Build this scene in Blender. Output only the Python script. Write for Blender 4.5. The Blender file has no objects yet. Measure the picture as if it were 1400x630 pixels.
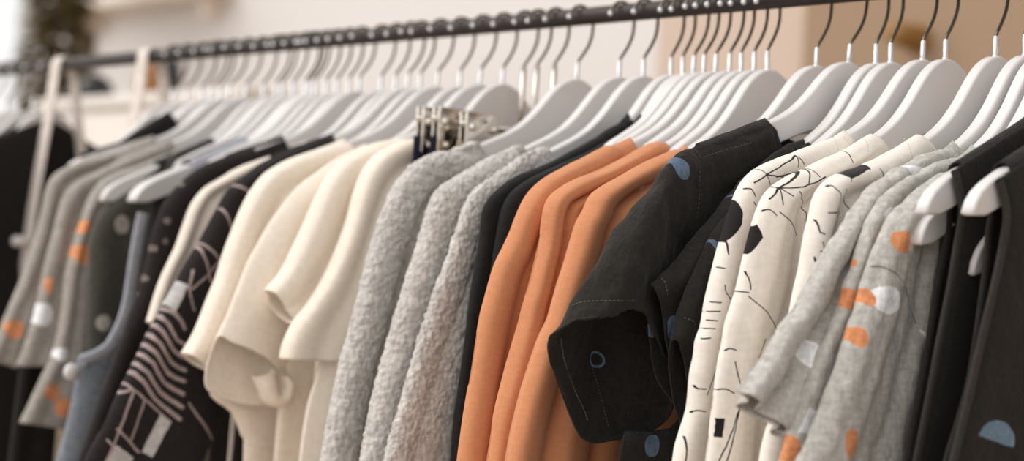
import bpy, bmesh, math, random
from mathutils import Vector, noise
from math import sin, cos, pi, sqrt, atan, radians
random.seed(7)
S = bpy.context.scene
COL = S.collection

# ------------------------------------------------------------------ camera
FPX = 2400.0
ROLL, PITCH, PHI = radians(3.5), radians(1.79), atan(.975)
NZ = 1.585                                   # height of the hangers' wooden tops; the rail is 65 mm above
_fh = Vector((-cos(PHI), sin(PHI), 0)); _R = Vector((sin(PHI), cos(PHI), 0)); _Z = Vector((0, 0, 1))
CF = cos(PITCH)*_fh + sin(PITCH)*_Z
_U = cos(PITCH)*_Z - sin(PITCH)*_fh
CX = cos(ROLL)*_R + sin(ROLL)*_U
CY = -sin(ROLL)*_R + cos(ROLL)*_U
def ray(px, py): return (px-700)/FPX*CX - (py-315)/FPX*CY + CF
CAM = Vector((0, 0, NZ)) - 1.5*ray(1285, 80.3)
def PX(px, py, x):                            # point on the hanging plane X = x
    d = ray(px, py); return CAM + d*((x-CAM.x)/d.x)
def PY(px, py, y):
    d = ray(px, py); return CAM + d*((y-CAM.y)/d.y)
def hook_x(n): return PY(n, 153.4-.0569*n, 0).x

cam = bpy.data.cameras.new('camera'); cam_o = bpy.data.objects.new('camera', cam); COL.objects.link(cam_o)
from mathutils import Matrix
m = Matrix((CX, CY, -CF)).transposed().to_4x4(); m.translation = CAM
cam_o.matrix_world = m
cam.sensor_width = 36; cam.lens = 36*FPX/1400
cam.clip_start = .05
cam.dof.use_dof = True; cam.dof.focus_distance = 1.40; cam.dof.aperture_fstop = 3.5
S.camera = cam_o

# ------------------------------------------------------------------ materials
def lin(c):
    return tuple(((v/255/12.92) if v/255 <= .04045 else ((v/255+.055)/1.055)**2.4) for v in c) + (1,)
def new_mat(name):
    mt = bpy.data.materials.new(name); mt.use_nodes = True
    nt = mt.node_tree; b = nt.nodes['Principled BSDF']
    return mt, nt, b
def N(nt, t, **k):
    n = nt.nodes.new(t)
    for a, v in k.items(): setattr(n, a, v)
    return n
def plain(name, rgb, rough=.5, metal=0, bump=0, bscale=60, var=0.0, coat=0):
    mt, nt, b = new_mat(name)
    b.inputs['Base Color'].default_value = lin(rgb); b.inputs['Roughness'].default_value = rough
    b.inputs['Metallic'].default_value = metal; b.inputs['Coat Weight'].default_value = coat
    tc = N(nt, 'ShaderNodeTexCoord')
    nz = N(nt, 'ShaderNodeTexNoise'); nz.inputs['Scale'].default_value = bscale; nz.inputs['Detail'].default_value = 4
    nt.links.new(tc.outputs['Object'], nz.inputs['Vector'])
    if var:
        mx = N(nt, 'ShaderNodeMix', data_type='RGBA', blend_type='MULTIPLY'); mx.inputs[0].default_value = var
        mx.inputs[6].default_value = lin(rgb); nt.links.new(nz.outputs['Color'], mx.inputs[7])
        nt.links.new(mx.outputs[2], b.inputs['Base Color'])
    if bump:
        bp = N(nt, 'ShaderNodeBump'); bp.inputs['Strength'].default_value = bump; bp.inputs['Distance'].default_value = .002
        nt.links.new(nz.outputs['Fac'], bp.inputs['Height']); nt.links.new(bp.outputs[0], b.inputs['Normal'])
    return mt

def uz(p, x0, xo=.006):                       # photo pixel -> (y, z) in the garment's own coordinates
    v = PX(p[0], p[1], x0+xo); return (v.y, v.z-NZ)
def fabric(name, rgb, weave=900, wb=.25, crinkle=.35, cscale=70, sheen=.15, prints=None, rough=.9, fleck=.25, fuzz=False):
    """woven or knitted cloth; prints = list of (colour, shapes) in the cloth's own y,z coordinates"""
    mt, nt, b = new_mat(name); L = nt.links.new
    b.inputs['Roughness'].default_value = rough; b.inputs['Specular IOR Level'].default_value = .18
    b.inputs['Sheen Weight'].default_value = sheen; b.inputs['Sheen Roughness'].default_value = .5
    tc = N(nt, 'ShaderNodeTexCoord'); ob = tc.outputs['Object']
    nz = N(nt, 'ShaderNodeTexNoise'); nz.inputs['Scale'].default_value = weave*.45; nz.inputs['Detail'].default_value = 3
    mp = N(nt, 'ShaderNodeMapping'); mp.inputs['Scale'].default_value = (1, 1, .35); L(ob, mp.inputs['Vector']); L(mp.outputs[0], nz.inputs['Vector'])
    mp2 = N(nt, 'ShaderNodeMapping'); mp2.inputs['Scale'].default_value = (.35, .35, 1); L(ob, mp2.inputs['Vector'])
    nz2 = N(nt, 'ShaderNodeTexNoise'); nz2.inputs['Scale'].default_value = weave*.45; nz2.inputs['Detail'].default_value = 3; L(mp2.outputs[0], nz2.inputs['Vector'])
    ad = N(nt, 'ShaderNodeMath', operation='ADD'); L(nz.outputs['Fac'], ad.inputs[0]); L(nz2.outputs['Fac'], ad.inputs[1])
    mr = N(nt, 'ShaderNodeMapRange'); mr.inputs[1].default_value = .7; mr.inputs[2].default_value = 1.3
    mr.inputs[3].default_value = 1-fleck; mr.inputs[4].default_value = 1+fleck*.6; L(ad.outputs[0], mr.inputs[0])
    col = N(nt, 'ShaderNodeVectorMath', operation='SCALE'); L(mr.outputs[0], col.inputs['Scale'])
    base = N(nt, 'ShaderNodeRGB'); base.outputs[0].default_value = lin(rgb)
    cur = base.outputs[0]
    if prints:
        sp = N(nt, 'ShaderNodeSeparateXYZ'); L(ob, sp.inputs[0])
        cb = N(nt, 'ShaderNodeCombineXYZ'); L(sp.outputs['Y'], cb.inputs[0]); L(sp.outputs['Z'], cb.inputs[1])
        wn = N(nt, 'ShaderNodeTexNoise'); wn.inputs['Scale'].default_value = 90; L(cb.outputs[0], wn.inputs['Vector'])
        s0 = N(nt, 'ShaderNodeVectorMath', operation='SUBTRACT'); L(wn.outputs['Color'], s0.inputs[0]); s0.inputs[1].default_value = (.5, .5, .5)
        s1 = N(nt, 'ShaderNodeVectorMath', operation='MULTIPLY'); L(s0.outputs[0], s1.inputs[0]); s1.inputs[1].default_value = (.0022, .0022, 0)
        s2 = N(nt, 'ShaderNodeVectorMath', operation='ADD'); L(cb.outputs[0], s2.inputs[0]); L(s1.outputs[0], s2.inputs[1])
        P0 = s2.outputs[0]; last = None
        def vm(op, a, c, out=0):
            n = N(nt, 'ShaderNodeVectorMath', operation=op); L(a, n.inputs[0]); n.inputs[1].default_value = tuple(c)+(0,)*(3-len(c)); return n
        def mm(op, a, c=None):
            n = N(nt, 'ShaderNodeMath', operation=op); L(a, n.inputs[0])
            if c is not None:
                if isinstance(c, (int, float)): n.inputs[1].default_value = c
                else: L(c, n.inputs[1])
            return n.outputs[0]
        for rgb2, shapes in prints:
            acc = None
            for s in shapes:
                k = s[0]; P = P0
                if last is not None:           # keeps the shader's evaluation in order
                    sq_ = N(nt, 'ShaderNodeVectorMath', operation='MULTIPLY_ADD'); L(last, sq_.inputs[0]); sq_.inputs[1].default_value = (1e-12,)*3; L(P0, sq_.inputs[2]); P = sq_.outputs[0]
                if k == 'dot':                # centre, rx, rz, tilt
                    _, c, rx, rz, tl = s
                    d = vm('SUBTRACT', P, c).outputs[0]
                    a1 = mm('ABSOLUTE', vm('DOT_PRODUCT', d, (cos(tl)/rx, sin(tl)/rx)).outputs['Value'])
                    a2 = mm('ABSOLUTE', vm('DOT_PRODUCT', d, (-sin(tl)/rz, cos(tl)/rz)).outputs['Value'])
                    r = mm('LESS_THAN', mm('ADD', mm('POWER', a1, 2.2), mm('POWER', a2, 2.2)), 1.0)
                elif k == 'half':             # centre, radius, flat side direction
                    _, c, rr, rz, n2 = s
                    d = vm('SUBTRACT', P, c)
                    r1 = mm('LESS_THAN', vm('LENGTH', vm('MULTIPLY', d.outputs[0], (1/rr, 1/rz, 0)).outputs[0], (0, 0)).outputs['Value'], 1.0)
                    r2 = mm('GREATER_THAN', vm('DOT_PRODUCT', d.outputs[0], n2).outputs['Value'], 0.0)
                    r = mm('MULTIPLY', r1, r2)
                elif k == 'ring':
                    _, c, rr, w = s
                    d = vm('DISTANCE', P, c).outputs['Value']
                    r = mm('LESS_THAN', mm('ABSOLUTE', mm('SUBTRACT', d, rr)), w)
                elif k == 'poly':             # convex polygon
                    r = None; q = s[1]; m_ = (sum(a[0] for a in q)/len(q), sum(a[1] for a in q)/len(q))
                    for a, b2_ in zip(q, q[1:]+q[:1]):
                        nn = (a[1]-b2_[1], b2_[0]-a[0])
                        c0 = nn[0]*a[0]+nn[1]*a[1]
                        if nn[0]*m_[0]+nn[1]*m_[1] < c0: nn = (-nn[0], -nn[1]); c0 = -c0
                        g1 = mm('GREATER_THAN', vm('DOT_PRODUCT', P, nn).outputs['Value'], c0)
                        r = g1 if r is None else mm('MULTIPLY', r, g1)
                elif k == 'box':              # centre, hx, hz, tilt
                    _, c, hx, hz, tl = s
                    d = vm('SUBTRACT', P, c).outputs[0]
                    a1 = mm('LESS_THAN', mm('ABSOLUTE', vm('DOT_PRODUCT', d, (cos(tl), sin(tl))).outputs['Value']), hx)
                    a2 = mm('LESS_THAN', mm('ABSOLUTE', vm('DOT_PRODUCT', d, (-sin(tl), cos(tl))).outputs['Value']), hz)
                    r = mm('MULTIPLY', a1, a2)
                else:                         # 'seg': a, b, half width
                    _, a, bb, w = s
                    ba = (bb[0]-a[0], bb[1]-a[1]); q = max(ba[0]**2+ba[1]**2, 1e-9)
                    pa = vm('SUBTRACT', P, a).outputs[0]
                    h = N(nt, 'ShaderNodeMath', operation='MULTIPLY'); h.use_clamp = True; h.inputs[1].default_value = 1.0
                    L(vm('DOT_PRODUCT', pa, (ba[0]/q, ba[1]/q)).outputs['Value'], h.inputs[0])
                    sc = N(nt, 'ShaderNodeVectorMath', operation='SCALE'); sc.inputs[0].default_value = (ba[0], ba[1], 0); L(h.outputs[0], sc.inputs['Scale'])
                    sb = N(nt, 'ShaderNodeVectorMath', operation='DISTANCE'); L(pa, sb.inputs[0]); L(sc.outputs[0], sb.inputs[1])
                    r = mm('LESS_THAN', sb.outputs['Value'], w)
                acc = r if acc is None else mm('MAXIMUM', acc, r)
                last = acc
            mx = N(nt, 'ShaderNodeMix', data_type='RGBA'); L(acc, mx.inputs[0]); L(cur, mx.inputs[6]); mx.inputs[7].default_value = lin(rgb2)
            cur = mx.outputs[2]
    L(cur, col.inputs[0]); L(col.outputs[0], b.inputs['Base Color'])
    cn = N(nt, 'ShaderNodeTexNoise'); cn.inputs['Scale'].default_value = cscale; cn.inputs['Detail'].default_value = 5; cn.inputs['Roughness'].default_value = .6
    mp3 = N(nt, 'ShaderNodeMapping'); mp3.inputs['Scale'].default_value = (1, 1, .7) if not fuzz else (1, 1, 1); L(ob, mp3.inputs['Vector']); L(mp3.outputs[0], cn.inputs['Vector'])
    b1 = N(nt, 'ShaderNodeBump'); b1.inputs['Strength'].default_value = crinkle; b1.inputs['Distance'].default_value = .004; L(cn.outputs['Fac'], b1.inputs['Height'])
    b2 = N(nt, 'ShaderNodeBump'); b2.inputs['Strength'].default_value = wb; b2.inputs['Distance'].default_value = .0006; L(ad.outputs[0], b2.inputs['Height'])
    L(b1.outputs[0], b2.inputs['Normal']); L(b2.outputs[0], b.inputs['Normal'])
    return mt

# ------------------------------------------------------------------ object helpers
def link(name, mesh, mat, parent=None, smooth=True):
    o = bpy.data.objects.new(name, mesh); COL.objects.link(o)
    if mat:
        mesh.materials.clear(); mesh.materials.append(mat)
    if smooth:
        mesh.polygons.foreach_set('use_smooth', [True]*len(mesh.polygons))
    if parent is not None: o.parent = parent
    return o
def from_bm(name, bm, mat, parent=None, smooth=True):
    me = bpy.data.meshes.new(name); bmesh.ops.recalc_face_normals(bm, faces=bm.faces[:]); bm.to_mesh(me); bm.free()
    return link(name, me, mat, parent, smooth)
def root(name, loc, label, cat, group=None):
    o = bpy.data.objects.new(name, None); COL.objects.link(o); o.location = loc; o.empty_display_size = .05
    tag(o, label, cat, group); return o
def tag(o, label, cat, group=None):
    o['label'] = label; o['category'] = cat
    if group: o['group'] = group
    return o
def struct(o): o['kind'] = 'structure'; return o
def cr(p, t):                                 # Catmull-Rom through a list of Vectors, t in 0..len-1
    n = len(p); i = min(int(t), n-2); f = t-i
    a = p[max(i-1, 0)]; b = p[i]; c = p[i+1]; d = p[min(i+2, n-1)]
    return .5*((2*b)+(c-a)*f+(2*a-5*b+4*c-d)*f*f+(-a+3*b-3*c+d)*f**3)
def arclen(p):
    out = [0]
    for i in range(1, len(p)): out.append(out[-1]+(p[i]-p[i-1]).length)
    return out
def resample(p, n):                           # by arc length of the control polygon -> parameters
    s = arclen(p); T = s[-1]; res = []; j = 0
    for k in range(n):
        q = T*k/(n-1)
        while j < len(p)-2 and s[j+1] < q: j += 1
        res.append(j+(q-s[j])/max(s[j+1]-s[j], 1e-9))
    return res
def wire(bm, pts, r, seg=8, closed=False, cap=True):
    """swept round wire, pts Vectors, r radius or list"""
    n = len(pts); rings = []
    for i, p in enumerate(pts):
        a = pts[max(i-1, 0)]; c = pts[min(i+1, n-1)]; t = (c-a).normalized()
        u = t.cross(Vector((1, 0, 0)))
        if u.length < .1: u = t.cross(Vector((0, 1, 0)))
        u.normalize(); v = t.cross(u); rr = r[i] if isinstance(r, (list, tuple)) else r
        rings.append([bm.verts.new(p+rr*(cos(2*pi*k/seg)*u+sin(2*pi*k/seg)*v)) for k in range(seg)])
    for i in range(n-1):
        for k in range(seg): bm.faces.new((rings[i][k], rings[i][(k+1) % seg], rings[i+1][(k+1) % seg], rings[i+1][k]))
    if cap: bm.faces.new(rings[0][::-1]); bm.faces.new(rings[-1])
def box(bm, lo, hi, bev=0.0):
    r = bmesh.ops.create_cube(bm, size=1)
    for v in r['verts']:
        v.co = Vector([lo[i]+(v.co[i]+.5)*(hi[i]-lo[i]) for i in range(3)])
    if bev:
        ed = list({e for v in r['verts'] for e in v.link_edges})
        bmesh.ops.bevel(bm, geom=ed, offset=bev, segments=2, profile=.5, affect='EDGES')
def ball(bm, c, r, seg=12):
    q = bmesh.ops.create_uvsphere(bm, u_segments=seg, v_segments=seg//2, radius=r)
    for v in q['verts']: v.co += Vector(c)

# ------------------------------------------------------------------ hangers
TOP = [(0, 0), (.008, -.001), (.015, -.0035), (.022, -.007), (.03, -.0125), (.04, -.022), (.05, -.033), (.06, -.0435), (.075, -.0565), (.092, -.067),
       (.112, -.0765), (.15, -.0935), (.2, -.116), (.219, -.126), (.230, -.135), (.236, -.1465)]
BOT = [(0, -.062), (.03, -.066), (.06, -.0755), (.1, -.094), (.15, -.118), (.183, -.133), (.218, -.1475), (.233, -.1485)]
def lerp(tab, u):
    u = abs(u)
    for (a, b), (c, d) in zip(tab, tab[1:]):
        if u <= c: return b+(d-b)*(u-a)/(c-a)
    (a, b), (c, d) = tab[-2], tab[-1]
    return d+(d-b)/(c-a)*(u-c) if tab is not TOP else d-1.0*(u-c)
def shoulder(u):                               # smooth line of the hanger's top, 0 at the neck, for cloth
    u = abs(u); return lerp(TOP, u) if u < .215 else -.1235-.55*(u-.215)
def hanger_mesh(short=None):
    TT, BB = TOP, BOT
    if short:
        TT = [p for p in TOP if p[0] < short-.012]+[(short-.006, lerp(TOP, short-.006)-.003), (short-.001, lerp(TOP, short)-.011), (short, lerp(TOP, short)-.019)]
        BB = [p for p in BOT if p[0] < short-.015]+[(short-.012, lerp(BOT, short-.012)), (short-.002, lerp(TOP, short)-.021)]
    top = [Vector((0, -u, z)) for u, z in TT]; bot = [Vector((0, -u, z)) for u, z in BB]
    half_t = [cr(top, t) for t in resample(top, 30)]; half_b = [cr(bot, t) for t in resample(bot, 18)]
    mir = lambda v: Vector((v.x, -v.y, v.z))
    outline = half_t + half_b[::-1] + [mir(v) for v in half_b[1:]] + [mir(v) for v in half_t[1:]][::-1]
    T = .0054; bm = bmesh.new()
    cen = outline
    n = len(cen)
    # inset profile: rounded edge of the wood
    prof = [(-T, .0048), (-T, .0020), (-T*.93, .0009), (-T*.74, .0002), (-T*.5, 0), (T*.5, 0), (T*.74, .0002), (T*.93, .0009), (T, .0020), (T, .0048)]
    nor = []
    for i in range(n):
        t = (cen[(i+1) % n]-cen[i-1]).normalized(); nor.append(Vector((0, t.z, -t.y)))
    if sum((cen[i]+nor[i]*.001-Vector((0, 0, -.05))).length-(cen[i]-Vector((0, 0, -.05))).length for i in range(n)) > 0:
        nor = [-v for v in nor]                # inward
    rings = [[bm.verts.new(cen[i]+nor[i]*d+Vector((x, 0, 0))) for i in range(n)] for x, d in prof]
    for a, b in zip(rings, rings[1:]):
        for i in range(n): bm.faces.new((a[i], a[(i+1) % n], b[(i+1) % n], b[i]))
    nt_, nb = len(half_t), len(half_b)
    # flat faces as quads between the top line and the bottom line
    def side(rg, flip):
        f = bm.faces.new(rg if flip else rg[::-1])
    side(rings[0], True); side(rings[-1], False)
    bmesh.ops.triangulate(bm, faces=[f for f in bm.faces if len(f.verts) > 4], ngon_method='EAR_CLIP')
    bmesh.ops.recalc_face_normals(bm, faces=bm.faces[:])
    me = bpy.data.meshes.new('hanger_body'); bm.to_mesh(me); bm.free()
    me.polygons.foreach_set('use_smooth', [True]*len(me.polygons))
    for p in me.polygons:
        if abs(p.normal.x) > .98: p.use_smooth = False
    return me
M_white = plain('white lacquered wood', (221, 218, 217), .34, bump=.05, bscale=35, coat=.25)
M_chrome = plain('chrome', (205, 205, 208), .12, 1)
M_wire = plain('dark steel wire', (112, 104, 94), .28, .9)
M_ferr = plain('bright ferrule', (225, 226, 230), .2, .55)
HB = hanger_mesh(); HS = hanger_mesh(.185); HX = hanger_mesh(.150); HT = hanger_mesh(.122)
for _m in (HB, HS, HX, HT): _m.materials.append(M_white)
def hook_mesh():
    bm = bmesh.new(); p = [Vector((0, -u, z)) for u, z in [(0, .012), (-.0003, .018), (-.0045, .0235), (-.0105, .0315), (-.0155, .0405), (-.018, .049)]]
    q = [cr(p, t) for t in resample(p, 14)]
    for k in range(0, 21):
        a = radians(187-k*(187-12)/20); q.append(Vector((0, -.0185*cos(a), .0580+.0178*sin(a))))
    wire(bm, q, .0016, 8)
    nf = len(bm.faces); ball(bm, q[-1], .0027, 12)
    bm.faces.ensure_lookup_table()
    for f in bm.faces[nf:]: f.material_index = 1
    me = bpy.data.meshes.new('hook'); bm.to_mesh(me); bm.free(); me.polygons.foreach_set('use_smooth', [True]*len(me.polygons)); me.materials.append(M_wire); me.materials.append(M_ferr); return me
def ferrule_mesh():
    bm = bmesh.new()
    pr = [(-.004, .0027), (.001, .0027), (.0012, .0022), (.0150, .0022), (.0165, .0019), (.0172, .0012)]
    wire(bm, [Vector((0, 0, z)) for z, _ in pr], [r for _, r in pr], 12)
    me = bpy.data.meshes.new('ferrule'); bm.to_mesh(me); bm.free(); me.polygons.foreach_set('use_smooth', [True]*len(me.polygons)); me.materials.append(M_ferr); return me
HK, FE = hook_mesh(), ferrule_mesh()
HANG = []
def hanger(n, label, tilt=0.0, size='covered', dz=0.0, x=None):
    x = hook_x(n) if x is None else x
    t = root('clothes_hanger', (x, 0, NZ+dz), label, 'hanger', 'white clothes hangers on the rail')
    for nm, me in (('hanger_body', {'full': HB, 'covered': HS, 'small': HX, 'tee': HT}[size]), ('ferrule', FE), ('hook', HK)):
        o = bpy.data.objects.new(nm, me); COL.objects.link(o); o.parent = t
    if tilt:                                    # tilt about the rail
        t.rotation_euler = (tilt, 0, 0); t.location = Vector((x, 0, NZ+.0657)) + Matrix.Rotation(tilt, 3, 'X') @ Vector((0, 0, -.0657))
    HANG.append(x); return t

# ------------------------------------------------------------------ cloth builders
def grid_mesh(name, rows, closed, mat, parent, solid=.0014, disp=None, seam=None):
    """rows = list of lists of Vectors (world). closed = columns wrap round."""
    off = parent.location
    nr, nc = len(rows), len(rows[0])
    vs = [v-off for r in rows for v in r]
    fs = []
    for i in range(nr-1):
        for j in range(nc if closed else nc-1):
            a = i*nc+j; b = i*nc+(j+1) % nc
            fs.append((a, b, b+nc, a+nc))
    me = bpy.data.meshes.new(name); me.from_pydata([tuple(v) for v in vs], [], fs); me.update()
    if disp:
        nrm = [v.normal.copy() for v in me.vertices]
        for v, nn in zip(me.vertices, nrm): v.co += nn*disp(v.co)
        me.update()
    o = link(name, me, mat, parent)
    if solid:
        md = o.modifiers.new('thickness', 'SOLIDIFY'); md.thickness = solid; md.offset = 0
    return o
def wrinkle(amp, scale, seed, stretch=.45):
    s = Vector((seed*3.7, seed*1.3, seed*7.1))
    return lambda p: amp*(noise.noise(Vector((p.x*scale, p.y*scale, p.z*scale*stretch))+s)+.5*noise.noise(Vector((p.x*scale*2.3, p.y*scale*2.3, p.z*scale*1.2))+s))
def boucle(amp, scale, seed):
    s = Vector((seed*3.7, seed*1.3, seed*7.1))
    def f(p):
        q = Vector((p.x, p.y, p.z))*scale+s
        d = noise.voronoi(q)[0][0]
        return amp*(.6-d)*1.5+amp*.3*noise.noise(q*.4)
    return f
GN = [66, 292, 318, 338, 358, 493, 520, 560, 600, 628, 658, 686, 790, 846, 878, 914, 929, 978, 1010, 1045, 1165, 1194, 1214, 1261, 1290, 1358, 1396, 1418, 1442]
GX = sorted([hook_x(n) for n in GN])
def limits(x):                                # room a garment has between its neighbours on the rail
    up = min([g-x for g in GX if g > x+1e-4]+[.03]); dn = min([x-g for g in GX if g < x-1e-4]+[.03])
    return -max(.0052, .37*dn), max(.0074, .60*up)
def squeeze(w, lim):
    if lim is None: return w
    h = lim[1] if w > 0 else -lim[0]
    a = abs(w)
    if a > .6*h: a = .6*h+.4*h*(1-math.exp(-(a-.6*h)/(.4*h)))
    return a if w > 0 else -a
TILT = {}
def fit_tilt(x, Lp):
    q = []
    for p in Lp:
        v = PX(p[0], p[1], x); u = -v.y
        if .105 < u < .20: q.append((shoulder(u)+.0045-(v.z-NZ))/u)
    d = sum(q)/len(q) if q else 0
    return max(-.10, min(.13, d))
def strip(name, Lp, Rp, x0, mat, parent, b=.010, back=.45, xo=0.0, nr=70, nc=40, folds=(), disp=None, mirror=False, solid=.0014, xline=None, e=.75, start=.8, free=0.0):
    """a flattened cloth tube: left and right edges traced on the plane X = x0; folds = (amplitude, waves across, phase, drift)"""
    L = [PX(p[0], p[1], x0+xo) for p in Lp]; R = [PX(p[0], p[1], x0+xo) for p in Rp]
    tl = resample(L, nr)
    # right edge sampled with the same control parameter proportion when lists are of equal length
    tr = tl if len(L) == len(R) else resample(R, nr)
    rows = []; lim = limits(x0)
    for i in range(nr):
        v = i/(nr-1); l = cr(L, tl[i]); r = cr(R, tr[i]); row = []
        bb = b*min(1, start+(1-start)*v*5) if not callable(b) else b(v)
        dx = xline(v) if xline else 0
        for j in range(nc):
            a = 2*pi*j/nc; t = (1-cos(a))/2; sn = sin(a)
            p = l+(r-l)*t
            w = bb*abs(sn)**e*(1 if sn > 0 else -back)
            env = abs(sn)**.8*min(1, v*6)
            for A, k, ph, dr in folds: w += A*env*sin(2*pi*(k*t+ph+dr*v))
            p = p+Vector((squeeze(w, (lim[0]*(1+free*v), lim[1]*(1+free*v)))+dx, 0, 0)); row.append(p)
        rows.append(row)
    if mirror: rows = [[Vector((p.x, -p.y, p.z)) for p in r][::-1] for r in rows]
    return grid_mesh(name, rows, True, mat, parent, solid, disp)
def loft(name, loops, x0, mat, parent, nr=60, nc=48, disp=None, mirror=False, solid=.0015):
    """loops: each a list of K (px, py, dx) points round the tube"""
    lp = [[PX(a, b, x0+c) for a, b, c in l] for l in loops]; K = len(lp[0])
    ring = []
    for l in lp:
        ext = [l[-1]]+l+[l[0], l[1]]; row = []
        for j in range(nc):
            t = 1+K*j/nc; i = int(t); f = t-i
            a, b_, c, d = ext[i-1], ext[i], ext[i+1], ext[min(i+2, len(ext)-1)]
            row.append(.5*((2*b_)+(c-a)*f+(2*a-5*b_+4*c-d)*f*f+(-a+3*b_-3*c+d)*f**3))
        ring.append(row)
    rows = []
    for k in range(nr):
        t = (len(ring)-1)*k/(nr-1)
        rows.append([cr([r[j] for r in ring], t) for j in range(nc)])
    if mirror: rows = [[Vector((p.x, -p.y, p.z)) for p in r][::-1] for r in rows]
    return grid_mesh(name, rows, True, mat, parent, solid, disp)
def body(x0, mat, parent, edge, hem, b=.010, neck=.10, drop=.05, W=.225, folds=(), disp=None, nr=60, nc=72, lift=.0035, name='body', solid=.0014, dz=0.0, xo=0.0, sk=1.0):
    """front and back of a garment hanging from the hanger: edge = [(u, z)...] of the side seam below the shoulder"""
    E = [Vector((0, W, shoulder(W)*sk+lift))]+[Vector((0, u, z)) for u, z in edge]
    tt = resample(E, nr); z0 = E[0].z; lim = limits(x0)
    off = parent.location
    bm = bmesh.new(); sheets = []
    for sgn in (1, -1):
        g = []
        for i in range(nr):
            e = cr(E, tt[i]); row = []
            v = i/(nr-1)
            for j in range(nc):
                a = pi*j/(nc-1); U = cos(a)          # +1 viewer side ... -1 wall side
                u = e.y*U
                us = W*U
                s = shoulder(us)*sk+lift-z0
                fade = max(0, 1-(z0-e.z)/.22); fade = fade*fade*(3-2*fade)
                z = e.z+s*fade*(1 if i else 1)
                ex = max(0, 1-(abs(U)-.86)/.14) if abs(U) > .86 else 1
                th = b*(max(0, 1-abs(U)**4))**.5
                grow = min(1, (z0-e.z)/.05)
                if i == 0: w = 0.0 if abs(us) > neck else .0066
                else: w = .0066*(max(0, 1-abs(U)**6))**.5*(1-grow)+max(th, .0066*(max(0, 1-abs(U)**6))**.5)*grow
                if abs(us) < neck:
                    q = sqrt(max(0, 1-(us/neck)**2)); d = (drop if sgn > 0 else drop*.3)
                    zn = shoulder(neck)*sk+lift-d*q
                    if z > zn: z = zn-.0006*i if False else zn-(1-q)*0
                    w = max(w, .0066)
                w *= sgn
                for A, k, ph, dr in folds: w += A*min(1, (z0-e.z)/.15)*sin(a)*sin(2*pi*(k*j/(nc-1)+ph+dr*v))
                w = squeeze(w, (min(lim[0]*.85, -.0066/.8), max(lim[1]*.85, .0066/.8))) if i else w
                row.append(bm.verts.new(Vector((x0+w+xo*min(1, (z0-e.z)/.06), -u, NZ+z+dz))-off))
            g.append(row)
        for i in range(nr-1):
            for j in range(nc-1):
                f = (g[i][j], g[i][j+1], g[i+1][j+1], g[i+1][j])
                bm.faces.new(f if sgn < 0 else f[::-1])
        sheets.append(g)
    bmesh.ops.remove_doubles(bm, verts=bm.verts[:], dist=.0002)
    tl_ = TILT.get(round(x0, 5), 0)
    if tl_:
        mr_ = Matrix.Rotation(tl_, 3, 'X'); cc = Vector((x0, 0, NZ+.0657))-off
        for v in bm.verts:
            k_ = max(0, min(1, 1+(v.co.z+.12)/.15)) if v.co.z < -.12 else 1      # the tilt fades out down the cloth
            v.co = v.co.lerp(cc+mr_ @ (v.co-cc), k_)
    me = bpy.data.meshes.new(name); bm.to_mesh(me); bm.free(); me.update()
    if disp:
        nrm = [v.normal.copy() for v in me.vertices]
        for v, nn in zip(me.vertices, nrm): v.co += nn*disp(v.co)
    o = link(name, me, mat, parent)
    if solid:
        md = o.modifiers.new('thickness', 'SOLIDIFY'); md.thickness = solid; md.offset = 0
    return o
def band(name, pts, wid, x0, mat, parent, th=.003, half=.0095):
    """sewn neck band standing round the hanger's arm where it leaves the collar: pts on the hanger's top line by u"""
    off = parent.location; rows = []
    for k in range(9):
        u = pts+wid*(k/8-.5); z = shoulder(u); row = []
        bul = .0012*sin(pi*k/8)
        for j in range(25):
            a = pi*j/24-pi/2*0
            w = cos(a)*(half+bul); h = sin(a)
            row.append(Vector((x0+w, -u+(.0 if True else 0), NZ+z+.0045+bul-(1-h)*.030)))
        rows.append(row)
    return grid_mesh(name, rows, False, mat, parent, .0016)
def stitch(name, pts, mat, parent, r=.00045, dash=.0022, gap=.0014):
    """a run of stitches along world points"""
    bm = bmesh.new(); off = parent.location
    s = arclen(pts); T = s[-1]; q = 0
    def at(d):
        for i in range(len(s)-1):
            if s[i+1] >= d: return pts[i]+(pts[i+1]-pts[i])*((d-s[i])/max(s[i+1]-s[i], 1e-9))
        return pts[-1]
    while q < T-dash:
        wire(bm, [at(q)-off, at(q+dash*.5)-off, at(q+dash)-off], r, 5); q += dash+gap
    return from_bm(name, bm, mat, parent)
from mathutils.bvhtree import BVHTree
def hits(objs):
    vs, ps = [], []
    for o in objs:
        b = len(vs); off = o.parent.location
        vs += [v.co+off for v in o.data.vertices]; ps += [tuple(b+i for i in p.vertices) for p in o.data.polygons]
    t = BVHTree.FromPolygons(vs, ps)
    def f(p, fallback=0.0):
        h = t.ray_cast(CAM, ray(*p).normalized())
        return h[0] if h[0] is not None else PX(p[0], p[1], objs[0].parent.location.x+fallback)
    return f
def hull(p):
    p = sorted(p); lo, up = [], []
    cx = lambda o, a, b: (a[0]-o[0])*(b[1]-o[1])-(a[1]-o[1])*(b[0]-o[0])
    for q in p:
        while len(lo) > 1 and cx(lo[-2], lo[-1], q) <= 0: lo.pop()
        lo.append(q)
    for q in p[::-1]:
        while len(up) > 1 and cx(up[-2], up[-1], q) <= 0: up.pop()
        up.append(q)
    return lo[:-1]+up[:-1]
def yz(v): return (v.y, v.z-NZ)
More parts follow.
